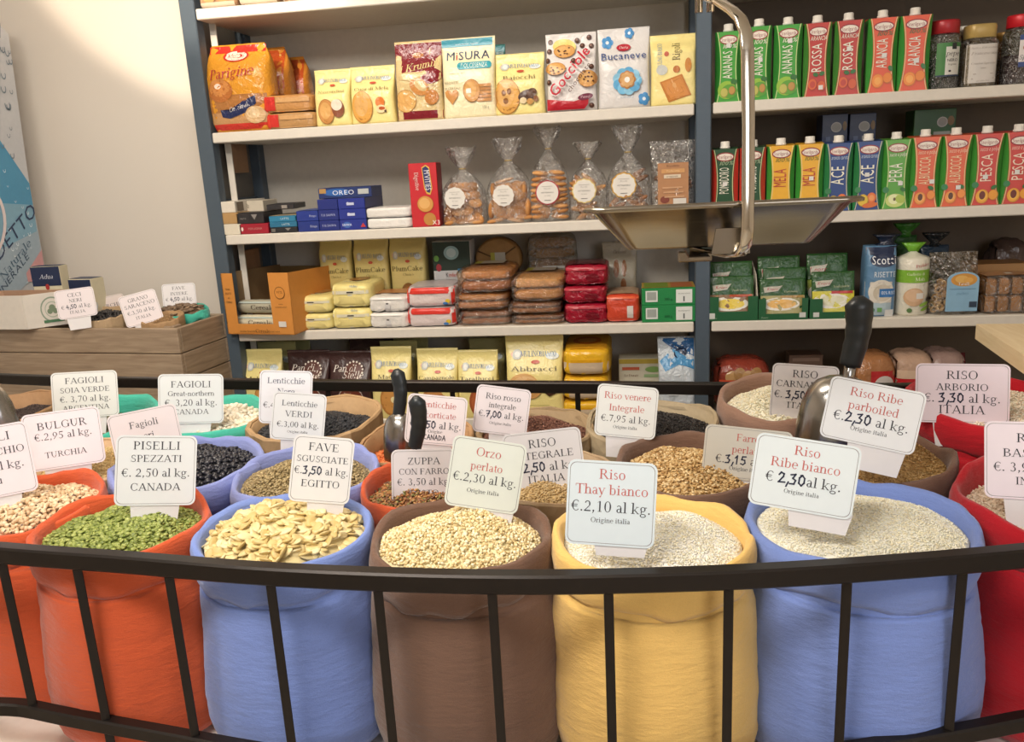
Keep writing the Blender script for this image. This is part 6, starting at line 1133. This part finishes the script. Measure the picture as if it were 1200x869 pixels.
def bread(x0, x1, rows, labels, seed, cols, grp, dpt=.25):
    z = 0; Y = YS+.01
    for i, (yt, yb) in enumerate(rows):
        a, b_ = px(x0, (yt+yb)/2, Y), px(x1, (yt+yb)/2, Y); hh = PY((x0+x1)/2, yt, Y).z-PY((x0+x1)/2, yb, Y).z; c = cols[i]
        root = tag(empty('bread_pack', ((a+b_)/2+.006*(-1)**i, Y+dpt/2, Z4+z)), labels[i], 'bread', grp)
        for s in range(2):
            P_ = Puff((b_-a)*.94, dpt*.92, hh*.46, 4.5, .004, seed+i*2+s); mb = MB(); P_.mesh(mb, M(c[s], .7, 0, .25)); mb.build('bread_slab', root, loc=(.003*s, 0, hh*.04+s*hh*.46))
        P_ = Puff(b_-a, dpt, hh, 7, .0045, seed+i); mb = MB(); P_.mesh(mb, cello('f6e6d0', .12, .22)); mb.build('clear_wrap', root)
        if i == len(rows)-1: mb = MB(); paint(mb, [('r', -.9, .5, .9, .95, 'b5ab98', 4), ('r', -.9, .5, -.5, .95, 'a8a03a', 3)], (b_-a)*.6, dpt, lambda x, v, e: P_.T(x, v-dpt/2, e+.001)); mb.build('paper_label', root)
        z += hh+.001
bread(531, 597, ((361, 379), (341, 361), (313, 341)), ('bottom brown bread pack in the stack beside the red packs', 'middle bread pack of the stack beside the red packs', 'top glossy bread pack of the stack beside the red packs'), 130, (('9a6838', '8d5d30'), ('b88448', 'c89550'), ('b0743c', 'd09850')), 'stacks of clear-wrapped bread')
bread(594, 660, ((367, 379), (353, 367), (323, 353)), ('bottom pack of the pale bread stack left of the dark red packs', 'middle pack of the pale bread stack', 'top pale bread pack left of the dark red packs'), 140, (('96683c', '8a5e34'), ('9c6c40', '906238'), ('d0a05c', 'ecc080')), 'stacks of clear-wrapped bread')
cx, w, h = slot(558, 612, 277, YS+.25, Z4); mb = MB(); R = w/2
mb.loft([[Vector((R*r*cos(q), y, h-R*.95+R*r*sin(q)*.92)) for q in [2*pi*i/40 for i in range(40)]] for r, y in ((.9, -.03), (1, -.02), (1, .02), (.9, .03))], M('94703f', .6, 0, .2))
for q0 in (0, 2.1, 4.2): mb.tube([(0, -.032, h-R*.95), (R*.95*cos(q0+.6), -.032, h-R*.95+R*.9*sin(q0+.6))], .0025, M('5f4526', .7))
for s in (1,): mb.box((0, 0, (h-2*R*.95)/2+.01), (R*1.4, .06, max(.02, h-2*R*.95+.02)), M('6f5530', .6), .004)
paint(mb, [('r', -.5, 0, .55, 1, 'b0aea4', 2), ('r', -.5, 0, -.2, 1, 'a3a03a', 2)], w*.6, .05, lambda x, v, e: (x, -.034-e, h-R*1.25+v)); o = mb.build('round_bread_pack', loc=(cx, YS+.27, Z4)); tag(o, 'round flat bread pack with small label, standing behind the bread stack', 'bread')
cx, w, h = slot(618, 676, 274, YS+.24, Z4); root = tag(empty('flatbread_pack', (cx, YS+.27, Z4)), 'clear pack of flatbread with white and lime label at the back', 'bread')
for i in range(7):
    P_ = Puff(w*.9, .04, h/7.5, 3, .004, 150+i); mb = MB(); P_.mesh(mb, M(('9a7850', '8a6840', 'a88558')[i % 3], .7, 0, .2), 8); mb.build('bread_slab', root, loc=(0, 0, i*h/7.3))
P_ = Puff(w, .06, h, 8, .004, 157); mb = MB(); P_.mesh(mb, cello('e6e0d0', .15)); mb.build('clear_wrap', root)
mb = MB(); paint(mb, [('r', -1, 0, 1, 1, 'b5b8b4', 2), ('r', -.95, .04, -.5, .96, 'a3a83a', 2), ('t', 'PANE', .25, .6, .2, '7a7d78', 'b')], w*.48, h*.42, lambda x, v, e: (x+.01, -.034-e, h*.18+v), e0=0); mb.build('paper_label', root)
stackp('cake_pack', 659, 712, ((354, 377), (334, 354), (310, 334)), '96182c', [('r', -.9, .75, .9, .9, 'b03040', 5), ('e', .3, .4, .3, .2, '6f1522')], 'biscuits', 'dark red glossy packs', ('bottom dark red glossy pack of the three', 'middle dark red glossy pack of the three', 'top dark red glossy pack of the three'), seed=160, rough=.12, bump=.6, cr=.005, n=6.5, top=[('r', -.85, .1, .85, .95, '5a1a22')])
cx, w, h = slot(706, 747, 288, YS+.22, Z4); pouch('biscuit_pouch', 706, 747, 284, YS+.24, Z4, 'a9a08c', [('e', -.2, .62, .16, .13, '8d5a32'), ('e', .25, .62, .14, .12, '94623a'), ('e', .2, .38, .16, .1, '8d5a32'), ('t', 'Grissini', 0, .85, .06, '6a5a48', 's')], 'greyish beige pouch standing behind the orange-red pack', d=.06, seed=165)
stackp('cake_pack', 708, 750, ((344, 377),), 'c8472f', [('r', .25, .02, .6, .6, 'd5cdc6', 3), ('r', -.9, .85, .9, .93, 'd9603a', 4)], 'biscuits', None, ('single orange-red pack with a white strip, beside the green boxes',), seed=167, cr=.003, top=[('r', -.9, .1, .9, .9, 'a8886a')])
for i, (yt, yb) in enumerate(((357.5, 377), (337, 357))):
    Y = YS+.008; a, b_ = px(752, 357, Y), px(815, 357, Y); hh = .0555
    carton_box('snack_box', (a+b_)/2, b_-a, hh, .12, Y, Z4+i*.056, '1f8044', [('r', -.85, .2, -.4, .85, 'd9dcd6', 1), ('r', -.8, .3, -.45, .78, '9aa09a', 1), ('r', .28, .12, .88, .9, 'dcdfda', 1), ('t', 'INGREDIENTI', .58, .65, .1, '6a6e6a', 'b', {'w': .22}), ('r', .55, .2, .6, .5, '55585a', 1), ('t', '300 g', 0, .35, .2, '14552c', 'b')], ('lower', 'upper')[i]+' of two green boxes with white panels beside the middle post', 'biscuits', 'green boxes by the middle post', topcol='a88a3a' if i else None, top=[('r', -.9, .1, 0, .9, '6f8a2c'), ('r', .1, .1, .9, .9, 'a8623a')] if i else None)
# ------------------------------------------------------------------ bottom shelf, left
Y5 = YS+.01; GY = 'yellow biscuit bags on the bottom shelf'
def mbag(xl, xr, yt, Y, title, art, label, seed, col=YL, d=.09):
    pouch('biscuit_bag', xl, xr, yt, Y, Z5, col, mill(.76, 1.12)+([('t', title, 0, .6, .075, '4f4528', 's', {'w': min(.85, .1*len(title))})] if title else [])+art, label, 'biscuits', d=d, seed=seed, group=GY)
mbag(283, 329, 412, Y5, 'Molinetti', cookie(.2, .28, .55, .45), 'first yellow biscuit bag from the left on the bottom shelf', 201)
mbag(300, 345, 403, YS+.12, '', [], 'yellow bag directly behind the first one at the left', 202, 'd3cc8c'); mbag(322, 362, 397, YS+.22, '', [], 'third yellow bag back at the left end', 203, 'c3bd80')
def pan(xl, xr, yt, Y, label, seed):
    st_ = [('e', .2+.42*cos(q), .72+.12*sin(q), .045, .014, 'e6dcd0') for q in [rad(-60+22*k) for k in range(10)]]
    pouch('biscuit_bag', xl, xr, yt, Y, Z5, '3d2524', [('e', .2, .7, .45, .14, '5a2f26'), ('t', 'Pan di', -.25, .745, .14, 'e9e0d6', 's', {'sh': .25}), ('t', 'Stelle', .15, .655, .14, 'e9e0d6', 's', {'sh': .25}), ('e', .05, .3, .6, .2, 'b0a29a'), ('e', .05, .3, .56, .18, '6b3426'), ('e', .05, .3, .3, .09, '7d4030')]+st_, label, 'biscuits', d=.09, seed=seed, group='dark brown biscuit bags on the bottom shelf')
pan(335, 385, 413, Y5, 'left one of two dark brown bags with white star dots', 204); pan(384, 434, 414, Y5, 'right one of two dark brown bags with white star dots', 205)
pan(408, 445, 400, YS+.14, 'dark brown bag behind the right front one', 206); pan(424, 462, 393, YS+.24, 'rearmost dark brown bag under the shelf', 207)
mbag(433, 481, 409, Y5, 'Macine', [('e', .1, .27, .62, .23, 'b57a3c'), ('e', .1, .27, .56, .2, 'cf9450'), ('e', .12, .28, .12, .045, 'f0e2b0')], 'yellow bag with a ring biscuit behind the steel scoop', 208)
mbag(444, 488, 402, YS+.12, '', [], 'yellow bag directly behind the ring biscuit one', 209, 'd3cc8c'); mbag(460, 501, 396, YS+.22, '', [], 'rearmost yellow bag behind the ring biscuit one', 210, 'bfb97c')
mbag(487, 536, 411, Y5, 'Campagnole', [('e', -.2, .3, .5, .16, 'b87a44'), ('e', -.1, .34, .4, .1, 'c98d54'), ('e', .2, .24, .4, .12, 'a8683a')], 'yellow bag with brown rustic biscuits, behind the decorticate lentils card', 211)
mbag(535, 583, 413, Y5, 'Tarallucci', [('e', .2, .25, .6, .25, 'a3542f'), ('e', .2, .25, .5, .2, 'b8653c'), ('e', .2, .25, .25, .1, 'a3542f')], 'yellow bag with a carved reddish biscuit, left of the red rice card', 212)
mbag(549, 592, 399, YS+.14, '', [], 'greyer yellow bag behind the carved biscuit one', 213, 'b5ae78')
mbag(591, 660, 394, Y5, 'Abbracci', [('e', -.35, .42, .5, .13, 'dfae72'), ('e', -.3, .42, .42, .1, 'e8bf8a'), ('e', -.15, .36, .4, .12, 'd09a5c'), ('p', [(.3, .33), (.75, .4), (.85, .32), (.5, .27)], '4a2e22'), ('r', -.2, .16, .5, .165, 'b5a868', 1)], 'largest yellow biscuit bag, centre of the bottom shelf', 214, d=.1)
z = 0
for i, hh in enumerate((.055, .085, .095)):
    a, b_ = px(656, 450, Y5), px(713, 450, Y5)
    puff('wafer_pack', (a+b_)/2+.004*i, b_-a, hh, .3, Y5, Z5+z, 'e9b52c', [('r', -.92, .08, .92, .5, 'c9b49a', 6), ('r', -.92, .5, .92, .6, 'd9a020', 5)], ('bottom', 'middle', 'top')[i]+' of the stacked bright yellow packs on the bottom shelf', 'biscuits', 'stacked bright yellow packs', top=[('r', -.85, .05, .85, .95, 'e8a92a'), ('e', 0, .4, .6, .2, 'cf7a2c'), ('e', 0, .4, .4, .12, 'dca048')], seed=220+i, n=6, cr=.003, rough=.2); z += hh+.001
cx = (px(725, 430, YS+.12)+px(779, 430, YS+.12))/2; w = px(779, 430, YS+.12)-px(725, 430, YS+.12); h = PY(752, 421, YS+.12).z-Z5
carton_box('flat_box', cx, w, h, .08, YS+.13, Z5, 'c3bda9', [('r', -.98, .9, .98, .995, 'a8923a', 1), ('r', -.85, .77, -.1, .83, 'b5563a', 1), ('e', .5, .78, .35, .06, '7da05a'), ('t', 'Le Dorate', -.45, .66, .07, '6a3a2a', 's'), ('r', .1, .62, .8, .68, '8fa87a', 1)], 'pale printed box between the yellow packs and the blue-white bag', 'biscuits')
pouch('snack_bag', 771, 816, 397, YS+.015, Z5, 'c3cbd2', [('p', [(-.9, .98), (.9, .98), (.9, .75), (.2, .8), (-.5, .9)], '2f5f92'), ('p', [(-.9, .7), (-.2, .85), (.5, .75), (.9, .72), (.9, .6), (.1, .66), (-.6, .58)], '4a8fc0'), ('e', .2, .8, .35, .06, '22304a', 1, 20), ('r', -.9, .28, .9, .46, 'd6d9dc', 4), ('e', .3, .36, .3, .05, 'b5603a'), ('t', 'Doria', .1, .87, .09, '1f2c48', 's', {'sh': .3})], 'blue and silvery white crumpled bag beside the middle post', 'snacks', d=.08, seed=230, rough=.15, bump=.7, cr=.006)
# ------------------------------------------------------------------ bottom shelf, right
for k, (xl, xr, yt, Y, c, art, lb) in enumerate((
  (836, 905, 424, YS+.03, '8a3a2c', [('e', -.4+.28*i, .72+.05*(i % 2), .22, .1, ('b08a5c', '9c7648')[i % 2], 1, 60) for i in range(4)]+[('r', -.8, .55, .8, .66, 'b8442c')], 'rounded bag of twisted snacks with red band beside the middle post'),
  (998, 1052, 418, YS+.02, 'a8744c', [('r', -.2, .1, .9, .75, 'b8292c'), ('e', .4, .5, .45, .17, 'd0c8c4'), ('t', 'Pan', .4, .5, .1, '8a4a44', 's')], 'brown bread bag with a red wrapper, right of the big scoop'),
  (1046, 1098, 416, YS+.03, 'c0a08a', [('r', -.9, .3, .9, .6, 'b8242c'), ('r', -.8, .6, .8, .74, 'd0b49c')], 'pale bag with a red band on the bottom right shelf'),
  (1088, 1136, 414, YS+.04, '9a8078', [('e', 0, .6, .7, .1, '5a3a34'), ('r', .7, .2, .95, .95, '5f1f28')], 'greyish bag with dark red end on the bottom right shelf'))):
    cx, w, h = slot(xl, xr, yt, Y, Z5); puff('snack_bag', cx, w, h, .16, Y, Z5, c, art, lb, 'snacks', 'bags on the bottom right shelf', seed=240+k, n=3.6, cr=.005, rough=.2, bump=.5)
cx, w, h = slot(926, 966, 419, YS+.2, Z5); carton_box('snack_box', cx, w, h, .08, YS+.24, Z5, '6f574a', [('r', -.8, .85, .8, .93, '8a7264', 1)], 'small brown box at the back behind the CARNAROLI card', 'box')
# ------------------------------------------------------------------ boxes on the crate at left
zc = CZ+.001; pf = PZ(36, 384, CZ); a, b_ = PZ(-60, 385, zc), PZ(36, 385, zc)
tray = tag(empty('cardboard_tray', (0, 0, 0)), 'open white cardboard tray with a round green stamp, on the left of the crate', 'box')
Yt = b_.y-.012; A = PY(-70, 385, Yt); Bq = Vector((b_.x, Yt, zc)); hT = PY(36, 346, Yt).z-zc; D_ = Vector((.335, .17, 0)); E = (Vector((Bq.x-.3, Bq.y+.03, zc))); 
def wall(p, q, h, mat, name, art=None, thick=.004):
    dv = (q-p); L_ = dv.length; rz = math.atan2(dv.y, dv.x); mb = MB(); mb.box((L_/2, 0, h/2), (L_, thick, h), mat, .0005)
    if art: paint(mb, art, L_, h, lambda x, v, e: (L_/2+x, -thick/2-e, v), e0=.0004)
    return mb.build(name, tray, loc=p, rz=rz)
CB = M('d9d2c8', .7); CI = M('b28f74', .8)
p0 = E; p1 = Bq; p2 = p1+Vector((.115, .115, 0)); p3 = p0+Vector((.115, .115, 0))
stamp = [('e', .0, .5, .44, .38, '8a9a86'), ('e', .0, .5, .39, .335, 'd9d2c8'), ('e', 0, .5, .28, .24, 'a9b3a2'), ('e', 0, .5, .25, .21, 'd9d2c8'), ('e', 0, .55, .12, .1, '7a8a70'), ('e', -.1, .45, .1, .08, '7a8a70'), ('e', .1, .45, .1, .08, '7a8a70'), ('r', -.38, .12, .38, .2, '4f7a58', 2)]
wall(p0, p1, hT, CB, 'front_wall'); wall(p1, p2, hT, CB, 'side_wall', stamp); wall(p3, p2, hT, CI, 'back_wall'); wall(p0, p3, hT, CI, 'side_wall')
mb = MB(); mb.loft([[p+Vector((0, 0, z)) for p in (p0, p1, p2, p3)] for z in (.001, .004)], CI, smooth=False); mb.build('tray_base', tray)
def navy(x, y, w, h, d, rz, z, label, seed):
    o = carton_box('small_box', x, w, h, d, y-d/2, z, 'e0d6b8', [('r', -.99, .62, .99, .995, '24304f', 1), ('t', 'Adua', .0, .8, .13, 'd9dbe2', 's', {'sh': .3}), ('e', 0, .6, .14, .06, 'b03a38'), ('t', 'Caffe', 0, .38, .13, 'a8925c', 's', {'sh': .2})], label, 'box', 'navy and cream boxes at the left', rz=rz, topcol='2a3658', sidecol='d9cfb2'); return o
q = PY(51, 332, 2.66); navy(q.x, 2.70, .105, PY(51, 313, 2.66).z-(zc+.006), .05, rad(6), zc+.006, 'small navy and cream box standing in the cardboard tray', 1)
q = PY(92, 345, 2.64); navy(q.x+.012, 2.675, .095, PY(92, 324, 2.64).z-(CZ-.3), .06, rad(-8), CZ-.31, 'small navy and cream box behind the CECI NERI card', 2)
